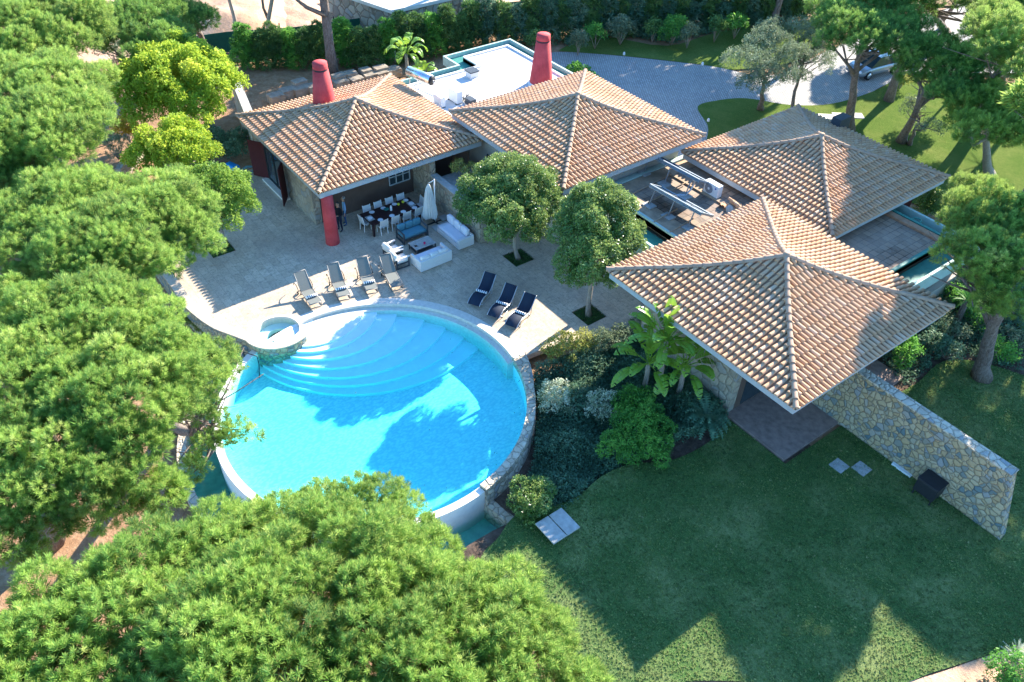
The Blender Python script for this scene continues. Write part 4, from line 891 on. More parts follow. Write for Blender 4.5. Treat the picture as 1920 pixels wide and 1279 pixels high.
# ================================================================= GARDEN OBJECTS
# bench and slabs near the pool corner
c = P(1046,985,.0); t = thing('stone_bench', 'pale flat stone slab table standing on the lawn beside the round shrub', 'bench', (-13.15,12.85,-.33))
m = MB(); m.box(-.55,.52,-.62,-.02,.28,.35); m.box(-.55,.52,.02,.62,.28,.35); part(m, 'slab', M_SLAB, t, bevel=.01)
for sx in (-.4,.35): m = MB(); m.box(sx-.06,sx+.06,-.5,.5,0,.28); part(m, 'leg', M_SLAB, t)
for i, (q, lab) in enumerate((((993,1003),'on the soil left of the pale slab table'),)):
    a = P(*q, -.5); m = MB(); m.obox((a[0],a[1],0), (1,.3,0), None, .3, .15, -.75, -.32); tag(m.build('stone_block', M_SLAB), 'small pale stone block '+lab, 'stone block')
for i, (c_, lab) in enumerate((((-8.97,23.98),'nearest the terrace'),((-8.35,24.6),'nearest the fieldstone wall'))):
    m = MB(); m.box(-.29,.29,-.30,.30,-.02,.03); m.lathe([(.09,.03),(.08,.036),(.001,.036)], (0,0,0), 12); o = m.build('stepping_stone', M_SLAB, bevel=.006); o.location = (c_[0],c_[1],-.275); tag(o, 'square grey cover slab in the shaded lawn, '+lab, 'slab', 'cover slabs in the lawn')
a = P(1690,882,-.27); m = MB(); m.box(-.42,.42,-.07,.07,0,.09); o = m.build('drain_channel', M_WHITEP); o.location = (a[0],a[1]+.0,-.275); tag(o, 'short pale trough lying by the foot of the fieldstone wall', 'trough')
a = P(1742,922,-.27); t = thing('barbecue', 'dark metal barbecue box pushed against the fieldstone wall', 'barbecue', (a[0],B[1]-.42,-.275))
m = MB(); m.box(-.42,.42,-.35,.35,.25,.85); part(m, 'body', M_BLACK, t, bevel=.03)
m = MB(); m.box(-.44,.44,-.37,.37,.852,.93); part(m, 'lid', M_BLACK, t, bevel=.02)
for sx in (-.36,.36):
    for sy in (-.3,.3): m = MB(); m.bar((sx,sy,0),(sx,sy,.25),.05); part(m, 'leg', M_BLACK, t)
for i, q in enumerate(((1548,219),(1577,217),(1603,217))):
    a = P(*q, 0); m = MB(); m.box(-.55,.55,-.38,.38,-.03,.03); o = m.build('paving_slab', M_COPE, bevel=.006); o.location = (a[0],a[1],0); o.rotation_euler = (0,0,.9); tag(o, 'pale stepping slab in the bright back lawn, '+('left','middle','right')[i]+' of three', 'slab', 'slabs in the back lawn')
# boulders in a double row
r_ = random.Random(11)
def boulder(x, y, z, lx, ly, lz, rz, label):
    bm = bmesh.new(); bmesh.ops.create_cube(bm, size=1); bmesh.ops.subdivide_edges(bm, edges=bm.edges, cuts=3, use_grid_fill=True)
    for v in bm.verts:
        k = .86+.2*(1-max(abs(v.co.x), abs(v.co.y), abs(v.co.z))*1.0); n = Vector(v.co).normalized()*.5; v.co = v.co*.8+n*.2+Vector((r_.uniform(-.03,.03),)*3); v.co.x *= lx; v.co.y *= ly; v.co.z *= lz
    me = bpy.data.meshes.new('boulder'); bm.to_mesh(me); bm.free(); me.materials.append(M_LIMEST)
    o = bpy.data.objects.new('boulder', me); COL.objects.link(o); o.location = (x,y,z+lz*.45); o.rotation_euler = (0,0,rz); tag(o, label, 'boulder', 'quarried boulders edging the back bed')
M_LIMEST = simple('cut_limestone', (.30,.25,.19), .95, .25, 3, bump=.6)
row1 = [(519,190),(540,180),(564,176),(588,172),(640,163),(668,158),(694,150),(716,146),(738,140)]
wd = ['first and yellowest at the shady end', 'second from the shady end', 'third from the shady end', 'just left of the near chimney', 'just right of the near chimney', 'two right of the near chimney', 'three right of the near chimney', 'last but one before the palms', 'at the palm end']
for i, q in enumerate(row1):
    a = P(*q, 0); boulder(a[0], a[1], -.1, .85, r_.uniform(.9,1.2), .65, r_.uniform(-.1,.1), 'rough limestone block in the lower row, '+wd[i])
for i, q in enumerate([(566,163),(640,152),(662,147),(690,141),(718,137)]):
    a = P(*q, .3); boulder(a[0]-.3, a[1], .2, .75, r_.uniform(.8,1.1), .5, r_.uniform(-.1,.1), 'rough limestone block in the upper row, '+('nearest the chimney on its left','nearest the chimney on its right','second right of the chimney','third right of the chimney','nearest the palms')[i])
# blue float and hose by the door
a = P(436,312,.3); t = thing('pool_float', 'bright blue plastic float box by the shuttered door', 'pool float', (a[0],a[1],0), .3); m = MB(); m.cushion(-.42,.42,-.2,.2,.1,.45); part(m, 'body', simple('bright_blue_plastic', (.01,.24,.62), .4), t); m = MB(); m.box(-.3,.3,-.15,.15,0,.1); part(m, 'foot', M_BLACK, t)
a = P(470,318,.03); m = MB(); pts = [(a[0]+(.35+.12*math.sin(k*.9))*math.cos(k*.5)*1.0, a[1]-.1+(.45+.1*math.cos(k*1.3))*math.sin(k*.5), .03+.02*(k % 3)) for k in range(60)]; m.tube(pts, .02, 5); tag(m.build('garden_hose', simple('pale_blue_hose', (.18,.42,.48), .5)), 'loose coil of pale blue hose on the paving by the shutters', 'hose')
# fence
fp = smooth_line([P(300,120,0), P(430,98,0), P(560,88,0), P(740,62,0), P(900,45,0), P(1100,25,0), P(1300,5,0)], 5)
t = thing('boundary_fence', 'dark green mesh fence running between hedge and building lot', 'fence', fp[12]+(0,))
m = MB()
for k in range(len(fp)-1): m.bar((fp[k][0],fp[k][1],.75),(fp[k+1][0],fp[k+1][1],.75),.03,1.5,up=(0,0,1))
m.build('mesh_panel', simple('green_shade_net', (.02,.10,.07), .9), t)
for k in range(0, len(fp), 3): m = MB(); m.bar(fp[k]+(-.1,), fp[k]+(1.9,), .07); m.build('fence_post', M_BLACK, t)
# neighbouring building site house
t = thing('neighbour_house', 'low stone-clad house with a pale flat roof on the building lot', 'house', (-60,35,0)); q = [P3(735,20,3), P3(870,-12,3)]
fr = q[0]; dr = (P3(862,-9,3)-fr).normalized(); dl = (P3(640,-12,3)-fr).normalized(); M_NST = mat_stone('neighbour_stone', 2.2, (.34,.30,.25), (.22,.20,.18), (.42,.38,.32), (.18,.15,.12), .05)
m = MB(); pts = [fr, fr+dr*9, fr+dr*9+dl*8, fr+dl*8]; m.prism([(p.x,p.y) for p in pts], 2.75, 3); m.build('flat_roof', M_CONC, t)
g = (pts[0]+pts[2])/2; m = MB(); m.prism([(g.x+(p.x-g.x)*.96, g.y+(p.y-g.y)*.96) for p in pts], -.2, 2.75); m.build('wall', M_NST, t)
for k in range(3):
    c = fr+dr*(2+2.4*k)+Vector((0,0,-1.7)); c = g+(c-g)*.965; c.z = 1.2; m = MB(); m.bar(c-dr*.5, c+dr*.5, .06, 1.3, up=(0,0,1)); m.build('window', M_GLASS, t)
a = P(1000,-6,0)
# pallet stack, skip and rubble
a = P(675,18,0); t = thing('pallet_stack', 'leaning stack of wooden pallets near the neighbouring house', 'pallets', (a[0],a[1],0), .4); M_WOOD = simple('raw_pallet_wood', (.48,.34,.22), .9, .2, 6)
for j in range(4):
    m = MB()
    for k in range(5): m.box(-.6,.6,-.5+k*.22,-.5+k*.22+.12,j*.16+.11,j*.16+.13)
    for k in (-.55,0,.45): m.box(k,k+.1,-.5,.5,j*.16,j*.16+.108)
    part(m, 'pallet', M_WOOD, t)
a = P(640,10,0); t = thing('rubble_skip', 'grey open rubble container near the pallets', 'skip', (a[0],a[1],0), .5); m = MB(); m.ring(rect(-1,1,-.6,.6), rect(-1.1,1.1,-.7,.7), 0, .9, True); part(m, 'tub', M_SLAB, t); m = MB(); m.box(-1,1,-.6,.6,.02,.6); part(m, 'rubble', M_SOIL, t)
a = P(868,2,0); t = thing('tarpaulin_heap', 'blue tarpaulin heap on the building lot', 'tarpaulin', (a[0],a[1],0)); mound(0,0,1.6,1,.6,9).build('tarpaulin', simple('blue_tarpaulin', (.05,.25,.5), .6), t, world=False)
a = P(800,32,0); t = thing('cement_ramp', 'pale concrete ramp slab beside the neighbouring house', 'slab', (a[0],a[1],0)); m = MB(); m.obox((0,0,0), (dr.x,dr.y,0), None, 1.6, .8, .05, .35); part(m, 'slab', M_CONC, t)
# parked car under the pines
def car(loc, rz, label, paint):
    t = thing('parked_car', label, 'car', loc, rz)
    sec = [(-2.1,.55,.35,.72),(-2.0,.80,.3,.82),(-1.2,.88,.28,.86),(-.6,.88,.27,.88),(.6,.88,.27,.88),(1.5,.87,.28,.84),(2.0,.80,.3,.70),(2.15,.5,.38,.60)]
    m = MB(); m.smooth = True; vs = []; n = 8
    for x, w, z0, z1 in sec: vs += [(x,-w*.9,z0),(x,-w,z0+.12),(x,-w,z1-.15),(x,-w*.9,z1),(x,w*.9,z1),(x,w,z1-.15),(x,w,z0+.12),(x,w*.9,z0)]
    fs = []
    for i in range(len(sec)-1):
        for k in range(n): fs.append((i*n+k,i*n+(k+1)%n,(i+1)*n+(k+1)%n,(i+1)*n+k))
    fs += [tuple(range(n))[::-1], tuple(len(sec)*n-n+k for k in range(n))]; m.add(vs, fs); part(m, 'body', paint, t)
    m = MB(); m.smooth = False; cb = [(-1.55,.86,.84,.0),(-.95,.70,1.40,0),(.35,.70,1.43,0),(1.25,.84,.86,0)]; vs = []
    for x, w, z, _ in cb: vs += [(x,-w,z),(x,w,z)]
    vs += [(-1.5,-.86,.82),(-1.5,.86,.82),(1.2,-.86,.82),(1.2,.86,.82)]
    m.add(vs, [(0,1,3,2),(2,3,5,4),(4,5,7,6),(0,2,4,6),(1,7,5,3)]); part(m, 'cabin_glass', M_GLASS, t)
    m = MB(); m.box(-.95,.36,-.69,.69,1.42,1.46); part(m, 'roof', paint, t, bevel=.02)
    for sx in (-1.35,1.35):
        for sy in (-1,1):
            m = MB(); m.tube([(sx,sy*.72,.33),(sx,sy*.90,.33)], .33, 20); w_ = part(m, 'wheel', M_BLACK, t); m = MB(); m.tube([(sx,sy*.90,.33),(sx,sy*.915,.33)], .2, 14); m.build('rim', M_METAL, w_)
    for sy in (-1,1): m = MB(); m.box(2.0,2.14,sy*.55-.15,sy*.55+.15,.55,.68); part(m, 'headlight', M_PLATE, t)
    return t
a = P(1640,138,0); car((a[0]-.3,a[1],-.02), math.atan2(*(P3(1690,128)-P3(1600,152)).yx)+PI, 'silver car parked under the pines on the paved drive', simple('silver_car_paint', (.36,.42,.48), .3, .02, 2, metal=.5))
# stakes and pole lamp in the back bed
a = P(742,118,0); t = thing('bollard_light', 'thin white garden bollard among the back hedge', 'bollard', (a[0],a[1],0)); m = MB(); m.tube([(0,0,0),(0,0,.8)], .05, 8); part(m, 'post', M_WHITEP, t); m = MB(); m.lathe([(.08,.8),(.08,.9),(.0,.93)], (0,0,0), 10); part(m, 'lamp_head', M_WHITEP, t)
for i, q in enumerate(((1170,102),(1317,121),(1328,227))):
    a = P(*q, 0); m = MB(); m.lathe([(.09,-.05),(.09,.12),(.05,.18),(.001,.19)], (0,0,0), 10); o = m.build('garden_light', M_WHITEP); o.location = (a[0],a[1],0); tag(o, 'small white ground light at the paved drive edge, '+('farthest left','by the far corner of the drive','by the near curve of the lawn')[i], 'garden light', 'ground lights along the drive')
# ================================================================= VEGETATION
def basis(n):
    n = n/np.linalg.norm(n, axis=1, keepdims=True); r = RNG.normal(size=n.shape); u = np.cross(n, r); u /= np.linalg.norm(u, axis=1, keepdims=True); w = np.cross(n, u)
    return np.stack([u, w, n], axis=2)
def tpl_needles(k=16, L=1.0, w=.07, spread=1.25, seed=0):
    r = np.random.default_rng(seed); V = []
    for i in range(k):
        th = spread*math.sqrt((i+.5)/k); ph = i*2.39996+r.uniform(-.3,.3); l = L*r.uniform(.75,1.1)
        d = np.array([math.sin(th)*math.cos(ph), math.sin(th)*math.sin(ph), math.cos(th)]); s = np.cross(d, r.normal(size=3)); s /= np.linalg.norm(s)
        b = d*.05*L; V += [b-s*w*.5*L, b+s*w*.5*L, b+d*l*.6+s*w*.55*L, b+d*l, b+d*l*.6-s*w*.55*L]
    F = [[5*i, 5*i+1, 5*i+2, 5*i+3, 5*i+4] for i in range(k)]
    return np.array(V), np.array(F)
def tpl_leaves(k=7, L=1.0, w=.5, seed=0):
    r = np.random.default_rng(seed); V = []; F = []
    for i in range(k):
        c = r.normal(size=3)*.45; d = r.normal(size=3); d[2] = abs(d[2])*.5+.2; d /= np.linalg.norm(d); s = np.cross(d, r.normal(size=3)); s /= np.linalg.norm(s); l = L*r.uniform(.7,1.15)
        V += [c, c+d*l*.45+s*w*l*.5, c+d*l, c+d*l*.45-s*w*l*.5]; F.append([4*i, 4*i+1, 4*i+2, 4*i+3])
    return np.array(V), np.array(F)
def tpl_brush(k=26, w=.075, seed=0):
    r = np.random.default_rng(seed); V = []; ax = np.array([r.uniform(-.15,.15), r.uniform(-.15,.15), 1.0])
    for i in range(k):
        t = (i+.5)/k; o = ax*(t*.55-.1); th = 1.25-.85*t+r.uniform(-.15,.15); ph = i*2.39996+r.uniform(-.3,.3); l = (.55-.12*t)*r.uniform(.8,1.15)
        d_ = np.array([math.sin(th)*math.cos(ph), math.sin(th)*math.sin(ph), math.cos(th)]); s = np.cross(d_, r.normal(size=3)); s /= np.linalg.norm(s)
        V += [o, o+d_*l*.5+s*w*.5, o+d_*l, o+d_*l*.5-s*w*.5]
    return np.array(V), np.array([[4*i, 4*i+1, 4*i+2, 4*i+3] for i in range(k)])
T_NEED = [tpl_brush(32, .055, s) for s in range(4)]
T_NEEDF = [tpl_needles(9, 1, .15, 1.3, s) for s in range(3)]
T_LEAF = [tpl_leaves(7, .9, .55, s) for s in range(3)]
T_LEAFN = [tpl_leaves(9, .8, .32, s) for s in range(3)]
def leaf_mesh(name, pts, nrm, size, tint, tpls, mat, origin):
    """one mesh of many small leaf tufts"""
    N = len(pts); Bm = basis(nrm); which = RNG.integers(0, len(tpls), N); VV = []; FF = []; TT = []; off = 0
    for k, (tv, tf) in enumerate(tpls):
        idx = np.where(which == k)[0]
        if len(idx) == 0: continue
        v = np.einsum('nij,vj->nvi', Bm[idx], tv)*size[idx][:, None, None]+pts[idx][:, None, :]
        f = tf[None]+(np.arange(len(idx))*len(tv))[:, None, None]+off
        VV.append(v.reshape(-1, 3)); FF.append(f.reshape(-1, tf.shape[1])); TT.append(np.repeat(np.clip(tint[idx]+RNG.normal(0, .13, len(idx)), 0, 1), len(tf))); off += len(idx)*len(tv)
    V = np.concatenate(VV)-np.array(origin); Fc = np.concatenate(FF); T = np.concatenate(TT); k = Fc.shape[1]
    me = bpy.data.meshes.new(name); me.vertices.add(len(V)); me.vertices.foreach_set('co', V.astype(np.float32).ravel()); me.loops.add(Fc.size); me.loops.foreach_set('vertex_index', Fc.astype(np.int32).ravel())
    me.polygons.add(len(Fc)); me.polygons.foreach_set('loop_start', np.arange(0, Fc.size, k, dtype=np.int32)); me.update(calc_edges=True)
    a = me.attributes.new('tint', 'FLOAT', 'FACE'); a.data.foreach_set('value', T.astype(np.float32)); me.materials.append(mat)
    o = bpy.data.objects.new(name, me); COL.objects.link(o); return o
def lobes_surface(lobes, dens, size, jit=.25, low=-.25, cull=.78, updir=.5, tsd=.16, squash=1.0, fill=0.0):
    """points on the outer skin of a union of lobes (x,y,z,r)"""
    L = np.array(lobes); P_ = []; N_ = []; T_ = []
    for i, (x, y, z, r) in enumerate(L):
        n = max(8, int(4*PI*r*r*dens*.62)); u = RNG.uniform(low, 1, n); a = RNG.uniform(0, 2*PI, n); s = np.sqrt(np.maximum(0, 1-u*u)); d = np.stack([s*np.cos(a), s*np.sin(a), u], 1)
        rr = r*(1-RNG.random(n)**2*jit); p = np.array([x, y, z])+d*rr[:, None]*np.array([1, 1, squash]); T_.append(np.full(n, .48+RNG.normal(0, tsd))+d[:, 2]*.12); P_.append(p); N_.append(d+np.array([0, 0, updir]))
    P_ = np.concatenate(P_); N_ = np.concatenate(N_); T_ = np.concatenate(T_); keep = np.ones(len(P_), bool)
    for (x, y, z, r) in L:
        q = (P_-np.array([x, y, z]))/np.array([1, 1, squash]); keep &= ~((q*q).sum(1) < (r*cull)**2*.9)
    # let some inner ones survive
    keep |= RNG.random(len(P_)) < .04
    P_ = P_[keep]; N_ = N_[keep]; T_ = T_[keep]; S = size*RNG.uniform(.75, 1.25, len(P_))
    if fill:
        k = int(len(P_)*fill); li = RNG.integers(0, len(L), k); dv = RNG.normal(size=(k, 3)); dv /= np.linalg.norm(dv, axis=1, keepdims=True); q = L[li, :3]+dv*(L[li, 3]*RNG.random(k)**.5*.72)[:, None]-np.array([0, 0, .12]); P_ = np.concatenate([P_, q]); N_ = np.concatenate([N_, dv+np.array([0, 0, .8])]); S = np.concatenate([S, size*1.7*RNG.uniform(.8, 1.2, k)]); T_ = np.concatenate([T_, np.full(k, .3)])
    return P_, N_, S, T_
def trunk_mesh(base, top, r0, r1, tips, bend=.3, seed=0, nb=9, mat=None, origin=(0,0,0), br=.35):
    r = random.Random(seed); m = MB(); b = Vector(base); t = Vector(top); n = 7; pts = []; rad = []; sx = Vector((r.uniform(-1,1), r.uniform(-1,1), 0))*bend
    for i in range(n+1):
        k = i/n; pts.append(b+(t-b)*k+sx*math.sin(k*PI)+Vector((r.uniform(-.05,.05), r.uniform(-.05,.05), 0))); rad.append(r0*(1-k)**1.1*.999+r1*k+(.35*r0 if i == 0 else 0))
    m.tube(pts, rad, 12)
    tips = list(tips); r.shuffle(tips)
    for tp in tips[:nb]:
        k = r.uniform(.62, .98); i = min(n-1, int(k*n)); s = pts[i]+(pts[i+1]-pts[i])*(k*n-i); e = Vector(tp[:3])-Vector((0,0,.15)); mid = s+(e-s)*.5+Vector((r.uniform(-.3,.3), r.uniform(-.3,.3), -abs((e-s).length)*.06)); m.tube([s, s+(mid-s)*.5, mid, e], [r1*.8, r1*.62, r1*.4, .02], 7)
        for _ in range(2):
            e2 = mid+Vector((r.uniform(-1,1), r.uniform(-1,1), r.uniform(.1,.7)))*(e-mid).length*.9; m.tube([mid, (mid+e2)/2+Vector((0,0,-.05)), e2], [r1*.3, r1*.2, .012], 5)
    return m
def tree(name, label, cat, group, base, lobes, dens, size, mat, tpls, bark=None, r0=.3, r1=.12, top=None, nb=9, bend=.3, seed=0, crown='crown', **kw):
    L = np.array(lobes); c = L[:, :3].mean(0); bz = base[2]
    t = thing(name, label, cat, tuple(base), 0, group); P_, N_, S, T_ = lobes_surface(lobes, dens, size, **kw)
    o = leaf_mesh(crown, P_, N_, S, T_, tpls, mat, base); o.parent = t
    if bark:
        tp = top or (c[0], c[1], max(bz+.3, L[:, 2].min()-.1)); m = trunk_mesh(base, tp, r0, r1, lobes, bend, seed, nb); m.build('trunk', bark, t)
    return t
def blobs_to_lobes(blobs, z, flat=.34, lr=(.55,.95), dens=.9, seed=0, rim=.5):
    """blobs: photo x, photo y, photo width of clumps whose centre height is z -> many small lobes domed over them"""
    r = random.Random(seed); out = []
    for bl in blobs:
        px, py, w = bl[:3]; zz = z+(bl[3] if len(bl) > 3 else 0); c = P3(px, py, zz); R = w/2*mpp(c); n = max(4, int(dens*PI*R*R/(PI*(sum(lr)/2)**2)*1.15)); H = R*flat
        for k in range(n):
            q = math.sqrt((k+.5)/n); a = k*2.39996+r.uniform(-.5,.5); rr = q*(R-lr[0]*.6); lz = H*math.sqrt(max(0, 1-q*q*.96))-H*rim
            out.append((c.x+rr*math.cos(a), c.y+rr*math.sin(a), zz+lz+r.uniform(-.2,.14)*min(R,2)*.6, r.uniform(*lr)))
    return out
def pine(label, blobs, z, base, dens=58, size=.20, lr=(.5,.9), mat=None, r0=.28, r1=.14, seed=0, flat=.34, nb=12, bark=None, top=None, bend=.4, grp='umbrella pines around the garden', tpl=None, ld=.9, **kw):
    lobes = blobs_to_lobes(blobs, z, flat, lr, ld, seed); b = base if len(base) == 3 else P(*base, -.3)+(-.3,)
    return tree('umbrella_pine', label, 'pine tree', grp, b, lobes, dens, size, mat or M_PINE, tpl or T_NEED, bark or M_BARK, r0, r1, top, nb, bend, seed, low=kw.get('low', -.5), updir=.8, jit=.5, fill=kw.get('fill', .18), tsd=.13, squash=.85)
# ---- big pines on the left and below (nearest to the camera)
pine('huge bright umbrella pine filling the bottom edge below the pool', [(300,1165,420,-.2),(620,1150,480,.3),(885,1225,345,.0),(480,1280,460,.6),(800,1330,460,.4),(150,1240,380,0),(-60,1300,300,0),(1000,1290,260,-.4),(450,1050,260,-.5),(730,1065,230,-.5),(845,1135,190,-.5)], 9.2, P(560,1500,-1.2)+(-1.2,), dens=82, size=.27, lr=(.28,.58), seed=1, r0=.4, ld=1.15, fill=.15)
pine('darker small-crowned pine at the lower edge of the pool water', [(700,950,150),(640,975,170,-.2),(760,985,110,-.3),(560,985,150,-.6),(480,1000,120,-.8)], 6.2, P(640,1180,-1.2)+(-1.2,), dens=70, size=.26, lr=(.28,.55), seed=2, ld=.95)
pine('wide bright umbrella pine left of the pool reaching the picture edge', [(130,620,300,.2),(232,640,215,.1),(60,720,300,.3),(230,730,300,.5),(340,690,190,-.3),(120,840,260,.2),(225,850,180,.1),(20,860,220,0),(150,920,150,-.3),(60,960,150,-.4),(225,935,110,-.6),(20,1010,120,-.6),(20,600,220,-.2),(305,925,70,-.8)], 7.6, P(85,1012,-1.2)+(-1.2,), dens=64, size=.28, lr=(.3,.64), seed=3, r0=.5, nb=16, ld=1.0)
pine('loose-crowned pine whose branch tips hang over the infinity edge', [(390,715,105,.3),(350,745,80,0),(415,690,50,.1),(390,770,70,-.4),(450,810,60,-.6),(400,820,70,-.8),(360,880,40,-1.6),(345,692,80,.2)], 5.6, P(330,800,-1.3)+(-1.3,), dens=46, size=.25, lr=(.22,.45), seed=4, r0=.25, r1=.1, nb=18, ld=.6)
pine('large rounded umbrella pine left of the lime green trees', [(120,390,250,.1),(270,400,240,.1),(340,450,150,-.3),(200,450,270,.4),(60,440,220,.0),(250,500,180,-.4),(130,500,180,-.3)], 7.2, P(215,600,-.5)+(-.5,), dens=52, size=.29, lr=(.34,.7), seed=5, ld=1.05)
pine('tall umbrella pine high on the left edge', [(60,160,230,.2),(120,220,170,.0),(50,230,230,.3),(140,170,90,-.2),(20,270,150,-.3),(110,275,110,-.7)], 8.0, P(80,400,0)+(0,), dens=44, size=.32, lr=(.38,.75), seed=6, ld=1.05)
pine('umbrella pine in the top left corner', [(60,40,240,.2),(130,80,100,-.3),(0,70,200,0),(110,30,130,0)], 8.0, P(60,220,0)+(0,), dens=36, size=.36, lr=(.42,.8), seed=7, ld=1.05)
pine('low pine crown wedged against the left edge', [(10,320,150,.0),(50,350,110,-.3)], 7.0, P(10,500,0)+(0,), dens=40, size=.32, lr=(.35,.7), seed=8)
pine('dark rounded pine behind the lime green trees', [(240,50,130,.2),(300,70,110,0),(280,20,120,.2),(215,70,80,-.4),(330,110,80,-.6),(270,100,90,-.3)], 5.5, P(262,180,0)+(0,), dens=32, size=.36, lr=(.4,.75), seed=9, mat=M_PINEB)
pine('small dark pine beside the earth mound', [(370,35,70),(345,20,60)], 4.2, P(392,95,0)+(0,), dens=32, size=.36, lr=(.35,.65), seed=10, mat=M_PINEB)
# ---- pines on the right
pine('umbrella pine with a leaning forked trunk behind the back roof', [(1590,45,120,.2),(1640,70,120,.1),(1690,50,110,0),(1560,70,70,-.3),(1700,90,90,-.3),(1600,15,130,.1),(1660,20,110,0)], 7.2, P(1590,243,0)+(0,), dens=27, size=.38, lr=(.45,.85), seed=11, r0=.33, mat=M_PINEB, top=tuple(P3(1612,90,6.4)), bend=.2)
pine('broad dark pine hanging over the parked car', [(1740,95,110,0),(1790,120,120,0),(1770,170,80,-.5),(1840,100,100,.2),(1720,130,80,-.5),(1820,170,70,-.7)], 6.4, P(1690,265,0)+(0,), dens=27, size=.38, lr=(.45,.85), seed=12, mat=M_PINEB, top=tuple(P3(1735,170,5)), nb=14)
pine('flat-topped pine on several pale curved stems by the right edge', [(1830,190,110,.1),(1880,200,110,.2),(1850,240,120,-.1),(1800,220,60,-.5),(1920,240,100,0),(1860,180,80,.2)], 5.6, P(1855,330,0)+(0,), dens=34, size=.34, lr=(.42,.75), seed=13, bark=M_BARKP, nb=14)
pine('big pine with a stout leaning grey trunk on the right lawn', [(1830,400,110,.2),(1880,390,130,.3),(1850,470,140,.1),(1900,480,120,0),(1815,440,80,-.2),(1880,540,100,-.6),(1840,360,80,.1),(1920,420,120,.3),(1855,570,50,-1.5)], 6.2, P(1838,708,-.3)+(-.3,), dens=50, size=.29, lr=(.32,.65), seed=14, r0=.36, r1=.2, bark=M_BARK, top=tuple(P3(1880,570,4.6)), bend=.15, nb=14)
pine('umbrella pine in the top right corner', [(1885,50,130,.2),(1910,90,120,0),(1930,0,160,.3),(1920,130,90,-.5)], 9.4, P(1850,215,0)+(0,), dens=25, size=.4, lr=(.5,.85), seed=15)
pine('dark pine mass over the drive at the top', [(1720,0,80,0),(1850,10,90,0),(1660,-10,80,0)], 7.5, P(1775,60,0)+(0,), dens=22, size=.42, lr=(.5,.9), seed=16, mat=M_PINEB)
# tall pines standing round the plot whose crowns rise out of the frame
def tall(x, y, z, R, sd, label, dn=34):
    lb = []; rr_ = random.Random(sd)
    for j in range(36): q = math.sqrt((j+.5)/36); a = j*2.4; lb.append((x+q*R*math.cos(a), y+q*R*math.sin(a), z+1.0*math.sqrt(1-q*q*.9)+rr_.uniform(-.2,.2), rr_.uniform(.6,1.0)))
    tree('umbrella_pine', label, 'pine tree', 'tall pines rising out of the frame', (x,y,-.2), lb, dn, .36, M_PINE, T_NEEDF, M_BARK, .3, .14, None, 10, .3, sd, low=-.35, updir=.7)
tall(-11.6,38.7,9.6,1.8,21,'tall pine whose trunk shows behind the big pine on the right lawn', 17)
tall(-8.3,43.2,8.8,2.1,23,'tall pine hidden behind the big pine at the right edge')
tall(-27.6,54.6,10.2,3.2,29,'tall pine rising behind the silver car')
tall(-21.3,54.4,10.2,3.2,30,'tall pine rising above the flat-topped pine at the right')
tall(-22.5,66,10.2,3.6,36,'tall pine far beyond the side lawn')
tall(-15,62,10.2,3.6,37,'tall pine beyond the flat-topped pine')
tall(-11.8,51.5,9.8,3.0,38,'tall pine standing beyond the far right flat roof')
tall(-41.5,58.8,8.6,3.3,24,'tall pine over the dark hedge above the silver tree')
tall(-46.8,60,8.8,3.3,25,'tall pine over the dark hedge left of the silver tree')
tall(-36.5,58.6,8.6,3.0,26,'tall pine behind the leaning forked pine and the drive')
tall(-40,65,9.8,3.3,27,'tall pine far behind the paved drive')
tall(-51,56,8.6,3.0,28,'tall pine over the hedge above the near end of the back lawn')
# ---- bare trunks rising out of frame at the back
def bare(label, base, ps, r0, bark=M_BARK):
    b = P3(*base, 0); t = thing('pine_trunk_tree', label, 'pine tree', tuple(b), 0, 'tall pines along the back fence')
    m = MB(); pts = [b]+[P3(px, py, z) for px, py, z in ps]; n = len(pts); m.tube(pts, [r0*1.25]+[r0*(1-.35*i/n) for i in range(1, n)], 12); top = pts[-1]; m.build('trunk', bark, t); return t, top
def bare_crown(t, top, fork, seed):
    r = random.Random(seed); lb = [(top.x+r.uniform(-2.2,2.2), top.y+r.uniform(-2.2,2.2), top.z+2.2+r.uniform(-.3,.6), r.uniform(.6,1.0)) for _ in range(26)]
    P_, N_, S, T_ = lobes_surface(lb, 22, .32); o = leaf_mesh('crown', P_, N_, S, T_, T_NEEDF, M_PINE, tuple(t.location)); o.parent = t
    m = MB()
    for q in lb[:7]: m.tube([top-Vector((0,0,.3)), top+(Vector(q[:3])-top)*.5+Vector((0,0,-.2)), Vector(q[:3])], [.12,.07,.03], 6)
    for f in fork: m.tube([Vector(f[0]), Vector(f[1]), Vector(f[2])], [f[3], f[3]*.8, f[3]*.6], 8)
    m.build('limb', M_BARK, t)
b0 = P3(625,140,0)
t, top = bare('tall dark pine trunk standing behind the near chimney', (625,142), [(618,90,1.9),(612,40,3.6),(607,0,5.0),(604,-60,7.2)], .36); f1 = P3(612,30,4.0); bare_crown(t, top, [(f1, P3(575,14,4.9), P3(545,-10,5.8), .16)], 31)
t, top = bare('slim forked pine trunk rising by the earth mound', (443,75), [(440,35,1.4),(430,0,2.8),(415,-60,5.5)], .16, M_BARKP); f1 = P3(440,32,1.5); bare_crown(t, top, [], 32)
t, top = bare('slim leaning pine trunk between the mound and the near chimney', (503,72), [(503,40,1.2),(510,0,2.8),(512,-60,5.5)], .18, M_BARKP); f1 = P3(503,36,1.3); bare_crown(t, top, [(f1, P3(494,15,2.2), P3(488,-30,4), .13)], 33)
t, top = bare('twin-stemmed dark pine trunk above the far left of the palms', (826,62), [(828,30,1.3),(826,0,2.6),(824,-60,5)], .26); f1 = P3(828,36,1.1); bare_crown(t, top, [(f1, P3(838,10,2.3), P3(850,-30,4), .16)], 34)
